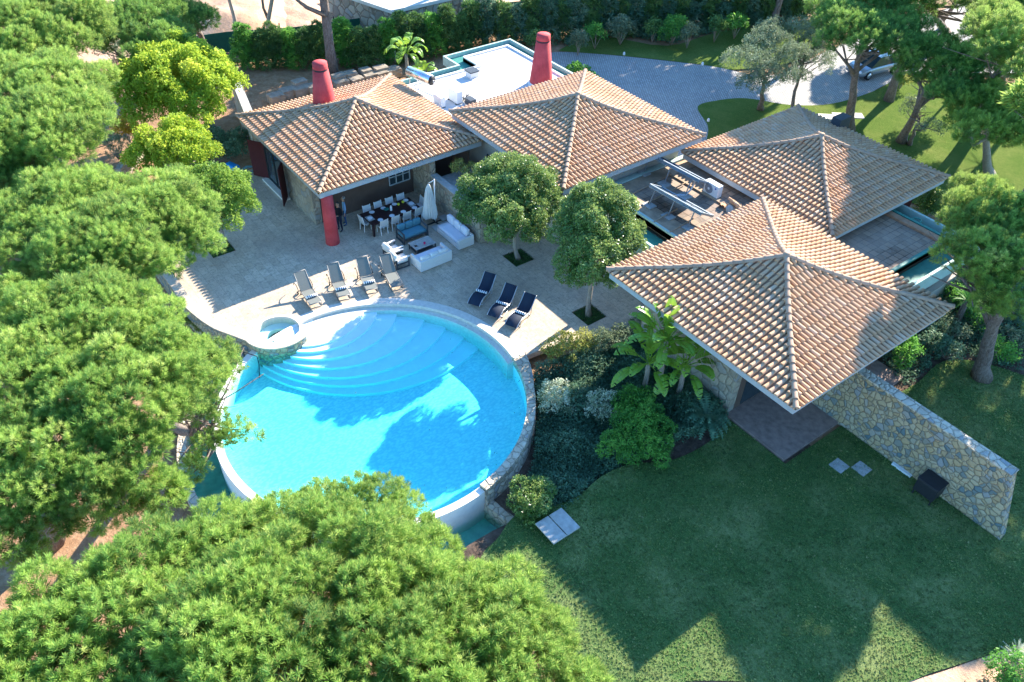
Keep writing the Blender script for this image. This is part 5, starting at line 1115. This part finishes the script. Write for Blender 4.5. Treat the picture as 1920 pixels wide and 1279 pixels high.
t, top = bare('reddish trunk at the dark hedge above the silver tree', (1462,38), [(1458,0,1.8),(1455,-50,4)], .2, M_BARKR); bare_crown(t, top, [], 35)
t, top = bare('forked trunk with a pale edge at the top of the drive', (1768,52), [(1765,38,.8),(1750,12,2.2),(1742,-30,4)], .24); f1 = P3(1766,40,.8); bare_crown(t, top, [(f1, P3(1785,16,1.9), P3(1805,-20,3.8), .2)], 36)
# ---- broadleaf trees
def broad(name, label, cat, blobs, z, base, mat, dens=60, size=.16, lr=(.35,.6), flat=.8, r0=.14, r1=.07, seed=0, tpl=None, ld=1.0, bark=None, group=None, nb=8, **kw):
    lobes = blobs_to_lobes(blobs, z, flat, lr, ld, seed, rim=.3)
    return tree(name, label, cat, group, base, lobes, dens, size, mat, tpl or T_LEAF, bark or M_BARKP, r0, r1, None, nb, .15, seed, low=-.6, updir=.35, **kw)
G1 = 'lime green broadleaf trees by the left wall'
broad('broadleaf_tree', 'largest lime green leafy tree beside the boundary wall', 'tree', [(335,150,190,.3),(272,160,125,-.1),(398,170,125,-.1),(330,110,110,.3),(300,210,110,-.7),(370,215,90,-.7),(410,140,70,0)], 4.2, P(345,290,0)+(0,), M_LIME, 62, .17, (.4,.7), .6, seed=41, group=G1)
broad('broadleaf_tree', 'smaller lime green tree above the shadowed terrace corner', 'tree', [(325,275,130,.2),(280,295,85,-.2),(372,295,80,-.2)], 3.2, P(318,380,0)+(0,), M_LIME, 70, .15, (.35,.55), .7, seed=42, group=G1)
broad('broadleaf_tree', 'round green citrus tree overhanging the shaded patio', 'tree', [(400,365,130,.2),(440,385,85,-.1),(360,355,80,0),(415,412,85,-.5)], 2.8, P(420,465,-.1)+(-.1,), mat_leaf('citrus_leaves', [(0,(.05,.14,.02)),(.5,(.14,.28,.04)),(1,(.38,.50,.10))], .35), 85, .13, (.28,.5), .8, seed=43, group=G1)
broad('ficus_tree', 'clipped round ficus tree nearer the house in a square pit', 'tree', [(960,350,170,.3),(900,360,80,.1),(1010,350,90,.2),(950,400,170,-.3),(890,390,70,-.2),(1030,390,70,-.2),(960,430,110,-.7)], 3.5, (-27.3,21.78,-.1), M_FICUS, 110, .12, (.28,.48), .6, r0=.12, r1=.09, seed=44, group='clipped ficus trees in the patio', nb=14)
broad('ficus_tree', 'clipped round ficus tree nearer the front roof in a square pit', 'tree', [(1115,420,140,.4),(1125,392,125,.8),(1090,395,70,.5),(1080,450,90,0),(1160,450,90,0),(1115,490,150,-.5),(1170,430,60,.1),(1090,520,60,-.8)], 3.8, (-21.65,21.72,-.1), M_FICUS, 110, .12, (.28,.48), .8, r0=.13, r1=.09, seed=45, group='clipped ficus trees in the patio', nb=12)
broad('cork_oak', 'grey-green tree with twisting dark stems on the lawn curve', 'tree', [(1400,120,80,0),(1440,90,90,.4),(1400,160,60,-.6),(1480,110,80,.2),(1440,140,90,-.3),(1450,60,60,.6)], 3.9, P(1425,205,0)+(0,), M_OLIVE, 42, .17, (.35,.6), .7, seed=46, bark=M_BARK, tpl=T_LEAFN, ld=.75, nb=16, r0=.2)
broad('cork_oak', 'thinner grey-green tree leaning over the sunlit drive', 'tree', [(1510,80,80,.3),(1530,120,70,-.3),(1490,150,60,-.8),(1500,60,70,.4)], 3.8, P(1484,212,0)+(0,), M_OLIVE, 30, .16, (.3,.5), .6, seed=47, bark=M_BARK, tpl=T_LEAFN, ld=.55, nb=18, r0=.14)
broad('cork_oak', 'sparse small tree on the bright lawn left of the flat-topped pine', 'tree', [(1705,200,50,0),(1740,240,50,-.3)], 3.0, P(1705,270,0)+(0,), M_OLIVE, 34, .15, (.25,.45), .6, seed=48, bark=M_BARK, tpl=T_LEAFN, ld=.6, nb=8)
broad('cork_oak', 'grey-green crown at the top right above the drive', 'tree', [(1855,35,60,0),(1835,60,50,-.4)], 5, P(1850,120,0)+(0,), M_OLIVE, 26, .22, (.4,.7), .7, seed=49, bark=M_BARK)
# ---- shrubs
def shrub(label, blobs, z, mat, dens=80, size=.13, lr=(.2,.38), flat=.8, seed=0, tpl=None, ld=1.0, zb=None, group=None, name='shrub', cat='shrub', **kw):
    lobes = blobs_to_lobes(blobs, z, flat, lr, ld, seed, rim=.2); zb = z-.6 if zb is None else zb
    L = np.array(lobes); base = (L[:, 0].mean(), L[:, 1].mean(), zb); t = thing(name, label, cat, base, 0, group)
    P_, N_, S, T_ = lobes_surface(lobes, dens, size, low=-.7, updir=.35, **kw); o = leaf_mesh('foliage', P_, N_, S, T_, tpl or T_LEAF, mat, base); o.parent = t
    m = MB(); r = random.Random(seed)
    for q in lobes[:10]: m.tube([base, (base[0]+(q[0]-base[0])*.5, base[1]+(q[1]-base[1])*.5, (base[2]+q[2])/2), q[:3]], [.03,.022,.01], 5)
    m.build('stems', M_BARKP, t); return t
shrub('clipped round green shrub at the pool corner', [(992,935,84,0),(995,965,60,-.3),(1010,925,40,.1)], -.0, M_FICUS, 120, .10, (.18,.34), seed=51, zb=-.9)
shrub('sunny yellow-green shrub at the patio edge', [(1060,655,70,0),(1035,665,40,-.1),(1095,640,45,.05)], .35, M_YBUSH, 80, .10, (.14,.28), seed=52, zb=-.3, ld=.9)
for i, (q, lab) in enumerate((((1130,645,60),'beside the sunny yellow one'),((1165,635,50),'in the middle of the patio edge'),((1205,620,55),'nearest the front roof'))):
    shrub('shaded olive-green shrub '+lab, [q+(0,)], .25, M_OLIVE, 70, .11, (.16,.3), seed=53+i, zb=-.3, group='shrubs along the patio edge')
shrub('white-leaved shrub nearest the pool wall', [(1042,742,62,.1),(1025,760,40,-.1),(1055,765,40,-.2)], .1, M_VARI, 75, .10, (.14,.28), seed=57, zb=-.8, ld=.9)
shrub('white-leaved shrub beside the broad bright green bush', [(1130,755,56,.1),(1115,775,45,-.1),(1140,780,40,-.2)], .1, M_VARI, 65, .10, (.14,.28), seed=58, zb=-.8, ld=.85)
shrub('broad bright green bush beside the shaded lawn', [(1200,800,110,.1),(1160,840,80,-.15),(1220,840,80,-.1),(1190,755,70,.1),(1240,810,60,0),(1210,780,80,.25)], .3, M_BUSH, 95, .11, (.2,.38), seed=59, zb=-.5, flat=.5)
shrub('glossy dark shrub in front of the dark red wall', [(1750,378,48,.0),(1745,400,40,-.4)], 1.3, M_FICUS, 70, .14, (.22,.38), seed=60, zb=0)
shrub('yellow autumn shrub left of the lime green trees', [(240,245,36,0),(228,238,24,0)], .9, mat_leaf('amber_leaves', [(0,(.16,.14,.02)),(.5,(.36,.30,.03)),(1,(.55,.42,.05))]), 60, .15, (.25,.4), seed=61, zb=0)
shrub('grey twiggy shrub in the shade behind the pines', [(205,95,40,0),(215,85,30,.1)], 1.2, M_OLIVE, 40, .16, (.25,.4), seed=62, zb=0)
shrub('pale needle-leaved shrub below the yellow autumn shrub', [(220,280,44,0),(205,272,30,0)], .8, M_OLIVE, 50, .18, (.22,.4), seed=63, zb=0, tpl=T_NEED)
shrub('dark creeping hedge against the boundary wall', [(410,270,50,0),(440,285,40,0),(420,290,40,-.2),(395,255,40,.1),(450,265,40,.1)], .5, M_DBUSH, 60, .15, (.25,.4), seed=64, zb=0)
shrub('low bright green hedge at the corner of the paved drive', [(1078,134,22,0),(1095,142,22,0),(1110,155,20,0),(1122,163,20,0),(1130,172,18,0)], .35, M_BUSH, 50, .18, (.25,.4), seed=65, zb=0)
shrub('dark leafy shrub under the right eave of the front roof', [(1705,660,40,.1),(1690,675,30,0),(1700,640,25,.2)], .5, M_BUSH, 60, .14, (.18,.3), seed=66, zb=-.3)
shrub('sunny planter shrub between terrace wall and back pavilion', [(860,318,34,0),(880,325,30,0)], 2.1, M_YBUSH, 60, .12, (.18,.3), seed=67, zb=1.6)
shrub('bright small shrub at the tip of the back lawn island', [(1690,152,24,0)], .6, M_YBUSH, 50, .16, (.22,.35), seed=68, zb=0)
for i, q in enumerate([(1730,610),(1780,620),(1830,600),(1760,520),(1810,470),(1870,660),(1740,640),(1900,640),(1800,560),(1770,655)]):
    shrub('low dark shrub in the shaded bed right of the villa, '+['under the eave','beside the palms','behind the palms','by the flat roof corner','under the big pine','beyond the stout trunk','nearest the terrace slab','at the picture edge','between pale stones','in front of the lawn'][i], [(q[0],q[1],46,0),(q[0]+18,q[1]+8,30,0)], .15, (M_DBUSH,M_OLIVE,M_BUSH)[i % 3], 34, .15, (.16,.32), seed=70+i, zb=-.3, ld=.7, group='low shrubs in the right-hand bed')
# dark planting between pool and lawn: dense, uncountable
def cover(name, label, outline, n, mat, size, h, seed, tpl=None, sd=.12):
    r = np.random.default_rng(seed); O = np.array(outline); lo = O.min(0); hi = O.max(0); pts = []
    while len(pts) < n:
        q = r.uniform(lo, hi); ins = False; j = len(O)-1
        for i in range(len(O)):
            if (O[i][1] > q[1]) != (O[j][1] > q[1]) and q[0] < (O[j][0]-O[i][0])*(q[1]-O[i][1])/(O[j][1]-O[i][1])+O[i][0]: ins = not ins
            j = i
        if ins: pts.append(q)
    pts = np.array(pts); clump = .5+.5*np.sin(pts[:, 0]*2.1+1)*np.sin(pts[:, 1]*1.7+seed); z = np.array([hgt(x, y) for x, y in pts])+.03+h*clump*r.random(n)+h*.3
    P_ = np.column_stack([pts, z]); N_ = r.normal(size=(n, 3))*.5+[0,0,1]; o = leaf_mesh(name, P_, N_, size*r.uniform(.7,1.3,n), .3+.5*clump*r.random(n), tpl or T_LEAF, mat, (0,0,0)); tag(o, label, cat='ground cover', kind='stuff'); return o
cv = [P(1000,710,-.6), P(1090,660,-.4), P(1230,640,-.3), P(1300,700,-.3), P(1360,790,-.3), P(1290,830,-.3), P(1180,870,-.4), P(1120,890,-.4), P(1090,925,-.4), P(1060,960,-.5), P(1010,980,-.7), P(975,960,-.9), P(1000,880,-1), P(1010,790,-.9)]
cover('ground_cover', 'dark dense planting between the pool wall and the lawn', cv, 15000, M_DBUSH, .12, .75, 3)
cover('ground_cover', 'low dark planting in the shaded bed right of the villa', [P(1730,560), P(1800,440), P(1920,540), P(1920,690), P(1780,650), P(1700,720), P(1650,660)], 3500, M_DBUSH, .13, .25, 5)
cover('pit_planting', 'clipped green cover plants in the patio tree pits', [(-27.88,21.2),(-26.72,21.2),(-26.72,22.36),(-27.88,22.36)], 500, M_HEDGE, .09, .04, 6) if False else None
for k, (p, lab) in enumerate(zip(PITS, ('nearer the house', 'nearer the front roof', 'under the citrus tree'))):
    n = 420; xy = RNG.uniform([p[0][0]+.05, p[0][1]+.05], [p[2][0]-.05, p[2][1]-.05], (n, 2)); P_ = np.column_stack([xy, np.full(n, -.09)+RNG.random(n)*.06]); o = leaf_mesh('pit_planting', P_, RNG.normal(size=(n,3))*.3+[0,0,1], np.full(n,.08), RNG.random(n)*.6, T_LEAF, M_HEDGE, (0,0,0)); tag(o, 'dark green ground cover in the square tree pit '+lab, cat='ground cover', kind='stuff')
# trailing yellow weeds on the retaining wall and left of it
cover('ground_cover', 'yellowish creeping weeds behind the top of the curved retaining wall', [P(310,540,.0), P(335,545,.0), P(400,608,.0), P(392,618,0), P(330,575,.0)], 700, M_YBUSH, .09, .25, 8)
for o in COL.objects:
    if o.name == 'ground_cover.002': o.location.z += .35
cover('ground_cover', 'green weeds and low plants in the bottom right bed', [(-2.3,16.5),(-1.2,19),(-.3,21.5),(1,24),(3,24),(3,14)], 1500, M_OLIVE, .12, .3, 9)
# ---- hedge shrubs at the back: countable columns
def conifer(px, py, h, w, label, mat, seed, dens=36, size=.24):
    b = P3(px, py, 0); lobes = []; r = random.Random(seed); n = 5+int(h*3)
    for k in range(n): q = k/(n-1); a = k*2.4; R = w*(1-.65*q)*.55; lobes.append((b.x+R*math.cos(a), b.y+R*math.sin(a), .35+q*(h-.5), w*(.52-.25*q)*r.uniform(.85,1.15)))
    return tree('hedge_conifer', label, 'hedge shrub', 'evergreen shrubs of the back hedge', tuple(b), lobes, dens, size, mat, T_NEEDF, M_BARK, .06, .03, None, 3, .05, seed, crown='foliage', low=-.5, updir=.9)
h1 = [(465,128),(492,126),(520,124),(548,122),(576,122),(604,120),(648,122),(674,124),(700,122),(728,118),(756,112),(784,106),(812,102),(838,98),(862,94)]
words = ['first','second','third','fourth','fifth','sixth','seventh','eighth','ninth','tenth','eleventh','twelfth','thirteenth','fourteenth','fifteenth','sixteenth','seventeenth','eighteenth','nineteenth','twentieth','twenty-first','twenty-second','twenty-third','twenty-fourth']
for i, q in enumerate(h1): conifer(q[0], q[1]-4, random.uniform(2.3,3.3), 1.15, 'sunlit feathery hedge shrub behind the near pavilion, %s from the left' % words[i], M_HEDGE if i % 3 else M_BUSH, 100+i)
h2 = [(885+i*27, 82-i*2.2) for i in range(24)]
for i, q in enumerate(h2): conifer(q[0], q[1], 3.0+(.5*math.sin(i*1.7)) + (1.0 if i > 6 else 0), 1.35, 'dark tall hedge shrub behind the drive, %s from the left' % words[i], M_DBUSH if i % 2 else M_HEDGE, 140+i, 26, .28)
for i, q in enumerate([(1005,85,30),(1115,72,38),(1165,66,48),(1225,62,26),(1262,66,50),(1290,72,30),(1340,60,34),(1380,55,34),(1085,85,24)]):
    shrub('rounded shrub in the shady bed before the dark hedge, %s from the left' % words[i], [(q[0],q[1]-8,q[2],0)], 1.1, (M_HEDGE,M_BUSH,M_OLIVE)[i % 3], 34, .2, (.3,.5), seed=180+i, zb=0, group='shrubs before the dark hedge')
cover('ground_cover', 'low dark plants edging the shady back lawn', [P(1060,88), P(1130,62), P(1260,80), P(1350,55), P(1500,30), P(1500,15), P(1340,40), P(1200,55), P(1060,70)], 2600, M_DBUSH, .2, .4, 11)
# ---- fan palms of the bird-of-paradise kind
def fan_leaf(m, root, dirv, L, lw, droop, r):
    d = Vector(dirv).normalized(); side = d.cross(Vector((0,0,1))).normalized(); pts = []; n = 16; p = Vector(root); stem = int(n*.42); step = L/n
    for i in range(n+1):
        pts.append(p.copy()); d = (d+Vector((0,0,-droop*(i/n)**1.5))).normalized(); p = p+d*step
    m.tube(pts[:stem+1], [.035-.018*i/stem for i in range(stem+1)], 5, False)
    for s in (-1, 1):
        for i in range(stem, n):
            def wd(k): u = (k-stem)/(n-stem); return lw*math.sin(PI*min(1, u*.93+.07))**.6*(1 if u < .95 else .5)
            gap = r.choice((0, 0, .1, .45)); a = pts[i]; b = pts[i+1]; up = Vector((0,0,.10*s*s))
            wa = wd(i); wb = wd(i+1)*r.uniform(.85,1.05); a_ = a+(b-a)*gap
            o1 = a_+side*s*wa+Vector((0,0,wa*.18)); o2 = b+side*s*wb+Vector((0,0,wb*.18)); m1 = a_+side*s*wa*.5+Vector((0,0,wa*.2)); m2 = b+side*s*wb*.5+Vector((0,0,wb*.2))
            m.smooth = False; m.add([a_, b, m2, m1, o2, o1], [(0,1,2,3),(3,2,4,5)])
def banana(name, label, base, h, nleaf, L, lw, seed, lean=(0,0), mat=None, up=(.25,1.3), stalk=True, cat='palm', group=None, lt=.45):
    r = random.Random(seed); t = thing(name, label, cat, tuple(base), 0, group); m = MB(); b = Vector(base); top = b+Vector((lean[0], lean[1], h))
    if stalk: m.tube([b, b+(top-b)*.5+Vector((.05,0,0)), top], [.14,.11,.1], 10); m.build('trunk', M_BARKP, t)
    for k in range(nleaf):
        m = MB(); a = k*2.39996+r.uniform(-.3,.3); el = up[1]-(up[1]-up[0])*(k/nleaf); fan_leaf(m, top-Vector((0,0,.1)), (math.cos(a)*math.cos(el), math.sin(a)*math.cos(el), math.sin(el)), L*r.uniform(.8,1.1), lw*r.uniform(.8,1.1), lt, r); o = m.build('leaf', mat or M_BANANA, t)
        at = o.data.attributes.new('tint', 'FLOAT', 'FACE'); at.data.foreach_set('value', [max(0, min(1, r.gauss(.6, .1)))]*len(o.data.polygons))
    return t
banana('traveller_palm', 'tall bright palm on a tan stem behind the near pavilion', P(765,168,0)+(0,), 2.6, 15, 2.0, .28, 1, group='broad-leaved palms')
banana('traveller_palm', 'shorter bright palm half hidden behind the shiny water tank', P(795,166,0)+(0,), .8, 14, 1.8, .28, 2, group='broad-leaved palms')
banana('traveller_palm', 'tallest broad-leaved plant rising against the front roof tiles', P(1230,738,-.3)+(-.3,), 3.1, 20, 2.2, .27, 3, group='broad-leaved palms', up=(.3,1.5), lt=.2)
banana('traveller_palm', 'broad-leaved plant left of the tallest one with drooping leaves', P(1205,738,-.3)+(-.3,), 1.9, 16, 2.0, .25, 4, group='broad-leaved palms', up=(.1,1.4), lt=.25)
banana('traveller_palm', 'broad-leaved plant tucked under the front roof eave', P(1268,752,-.3)+(-.3,), 2.1, 16, 1.9, .25, 5, group='broad-leaved palms', up=(0,1.3), lt=.3)
# cycads: feathery rosettes
def cycad(label, base, n, L, seed, mat, h=.5, name='cycad', w=.13, up=(.1,1.2), dr=.35):
    r = random.Random(seed); t = thing(name, label, 'palm', tuple(base)); m = MB(); m.tube([base, (base[0],base[1],base[2]+h)], [.16,.12], 10); m.build('trunk', M_BARK, t); m = MB()
    for k in range(n):
        a = k*2.39996; el = up[0]+(up[1]-up[0])*r.random(); d = Vector((math.cos(a)*math.cos(el), math.sin(a)*math.cos(el), math.sin(el))); side = d.cross(Vector((0,0,1))).normalized(); p = Vector((base[0],base[1],base[2]+h)); ns = 12
        for i in range(ns):
            d2 = (d+Vector((0,0,-dr*(i/ns)))).normalized(); q = p+d2*L/ns
            for s in (-1, 1): ww = w*math.sin(PI*(i+1.5)/(ns+2))+.02; m.add([p, q, p+side*s*ww*1.0+d2*L/ns*.9], [(0,1,2)])
            p = q; d = d2
    o = m.build('fronds', mat, t); at = o.data.attributes.new('tint', 'FLOAT', 'FACE'); at.data.foreach_set('value', np.clip(RNG.normal(.45,.15,len(o.data.polygons)),0,1).astype(np.float32)); return t
cycad('dark feathery cycad at the corner of the shaded terrace', P(1320,795,-.3)+(-.3,), 34, 1.25, 1, M_DBUSH, .4, w=.16)
cycad('spiky yellow-green yucca below the big right pine', P(1838,560,0)+(0,), 46, .9, 2, M_YBUSH, 1.6, 'yucca', .035, (-.3,1.3), .1)
cycad('spiky green yucca beside the right corner of the front roof', P(1795,600,0)+(0,), 42, .75, 3, M_BUSH, 1.2, 'yucca', .035, (-.3,1.3), .1)
cycad('second spiky yucca nearer the yellow-green one', P(1862,545,0)+(0,), 38, .7, 4, M_BUSH, .6, 'yucca', .035, (-.3,1.3), .1)
cycad('spiky pale agave in the bottom right bed', P(1905,1235,-.3)+(-.3,), 30, .6, 5, M_VARI, .1, 'agave', .04, (.1,1.3), .05)
shrub('loose green shrub in the bottom right corner', [(1900,1262,70,0),(1880,1280,50,-.1)], .1, M_BUSH, 70, .1, (.12,.25), seed=91, zb=-.3, ld=.8)
# blades over the mown lawn and floating bits on the pool
def inside(q, O):
    ins = False; j = len(O)-1
    for i in range(len(O)):
        if (O[i][1] > q[1]) != (O[j][1] > q[1]) and q[0] < (O[j][0]-O[i][0])*(q[1]-O[i][1])/(O[j][1]-O[i][1])+O[i][0]: ins = not ins
        j = i
    return ins
g_ = []; rg = random.Random(77)
while len(g_) < 60000:
    q = (rg.uniform(-15, 3), rg.uniform(9, 36))
    if inside(q, lawn): g_.append(q)
g_ = np.array(g_); cl = .5+.5*np.sin(g_[:, 0]*1.3+np.sin(g_[:, 1]*.8)*2)*np.sin(g_[:, 1]*1.1+1); M_BLADE = mat_leaf('grass_blades', [(0,(.02,.075,.03)),(.5,(.12,.25,.065)),(.85,(.36,.46,.15)),(1,(.56,.54,.27))], .3)
o = leaf_mesh('grass', np.column_stack([g_, np.full(len(g_), -.277)]), RNG.normal(size=(len(g_), 3))*.25+[0,0,1], .055*RNG.uniform(.6, 1.4, len(g_)), np.clip(.3+.3*cl+RNG.normal(0, .16, len(g_)), 0, 1), [tpl_needles(5, 1, .22, .9, s) for s in range(3)], M_BLADE, (0,0,0)); tag(o, 'short grass blades of the front lawn', cat='grass', kind='stuff')
n = 110; an = RNG.uniform(-.4, 1.9, n); rr = PR-.15-RNG.exponential(.5, n); xy = np.column_stack([PC[0]+rr*np.cos(an), PC[1]+rr*np.sin(an)]); xy[:30] = np.array(PC)+RNG.normal(0, 2.6, (30, 2))
o = leaf_mesh('floating_leaves', np.column_stack([xy, np.full(n, -.112)]), RNG.normal(size=(n,3))*.1+[0,0,1], RNG.uniform(.03, .06, n), RNG.random(n)*.4, [tpl_leaves(1,1,.7,19)], M_DBUSH, (0,0,0)); tag(o, 'small dark leaves floating on the pool', cat='leaves', kind='stuff')
# leaf litter: scattered dead leaves on the paving
n = 500; q0 = np.array([P(*p) for p in [(430,600),(470,585),(520,575),(640,470),(560,480)]]); c_ = q0[RNG.integers(0, 5, n)]; xy = c_+RNG.normal(0, .35, (n, 2))
xy = xy[[i for i, p in enumerate(xy) if math.hypot(p[0]-SPC[0], p[1]-SPC[1]) > 1.15 and math.hypot(p[0]-PC[0], p[1]-PC[1]) > 6.7 and p[1] > 7.6]]
n = len(xy); o = leaf_mesh('fallen_leaves', np.column_stack([xy, np.full(n, .022)]), RNG.normal(size=(n,3))*.2+[0,0,1], np.full(n,.035), RNG.random(n), [tpl_leaves(1,1,.6,9)], mat_leaf('dead_leaves', [(0,(.35,.16,.05)),(1,(.6,.33,.12))]), (0,0,0)); tag(o, 'scattered orange dead leaves on the patio', cat='leaves', kind='stuff')
# ================================================================= LIGHT
w = bpy.data.worlds.new('World'); SC.world = w; w.use_nodes = True; nt = w.node_tree; sky = nt.nodes.new('ShaderNodeTexSky'); sky.sky_type = 'NISHITA'; sky.sun_disc = False
SD = Vector((-.509, 1.978, 1.0)).normalized()
EL = math.asin(SD.z); sky.sun_elevation = EL; sky.sun_rotation = math.atan2(SD.x, SD.y); sky.ozone_density = 6.0; sky.air_density = 1.0; sky.dust_density = .2
mx = nt.nodes.new('ShaderNodeMix'); mx.data_type = 'RGBA'; mx.blend_type = 'MULTIPLY'; mx.inputs[0].default_value = 1; mx.inputs[7].default_value = (.78, 1.0, 1.06, 1)
nt.links.new(sky.outputs[0], mx.inputs[6]); nt.links.new(mx.outputs[2], nt.nodes['Background'].inputs[0]); nt.nodes['Background'].inputs[1].default_value = .13
sl = bpy.data.lights.new('sun', 'SUN'); sl.energy = 4.6; sl.angle = math.radians(.5); sl.color = (1, .91, .78); so = bpy.data.objects.new('sun', sl); COL.objects.link(so); so.rotation_euler = SD.to_track_quat('Z', 'Y').to_euler(); so.location = SD*100
SC.view_settings.view_transform = 'Standard'; SC.view_settings.look = 'None'; SC.view_settings.exposure = 2.0; SC.view_settings.gamma = 1.0
SC.render.engine = 'CYCLES'; SC.cycles.transparent_max_bounces = 12; SC.cycles.max_bounces = 6; SC.cycles.diffuse_bounces = 3; SC.cycles.glossy_bounces = 2; SC.cycles.transmission_bounces = 4; SC.cycles.volume_bounces = 0
SC.render.resolution_x = 1024; SC.render.resolution_y = 682
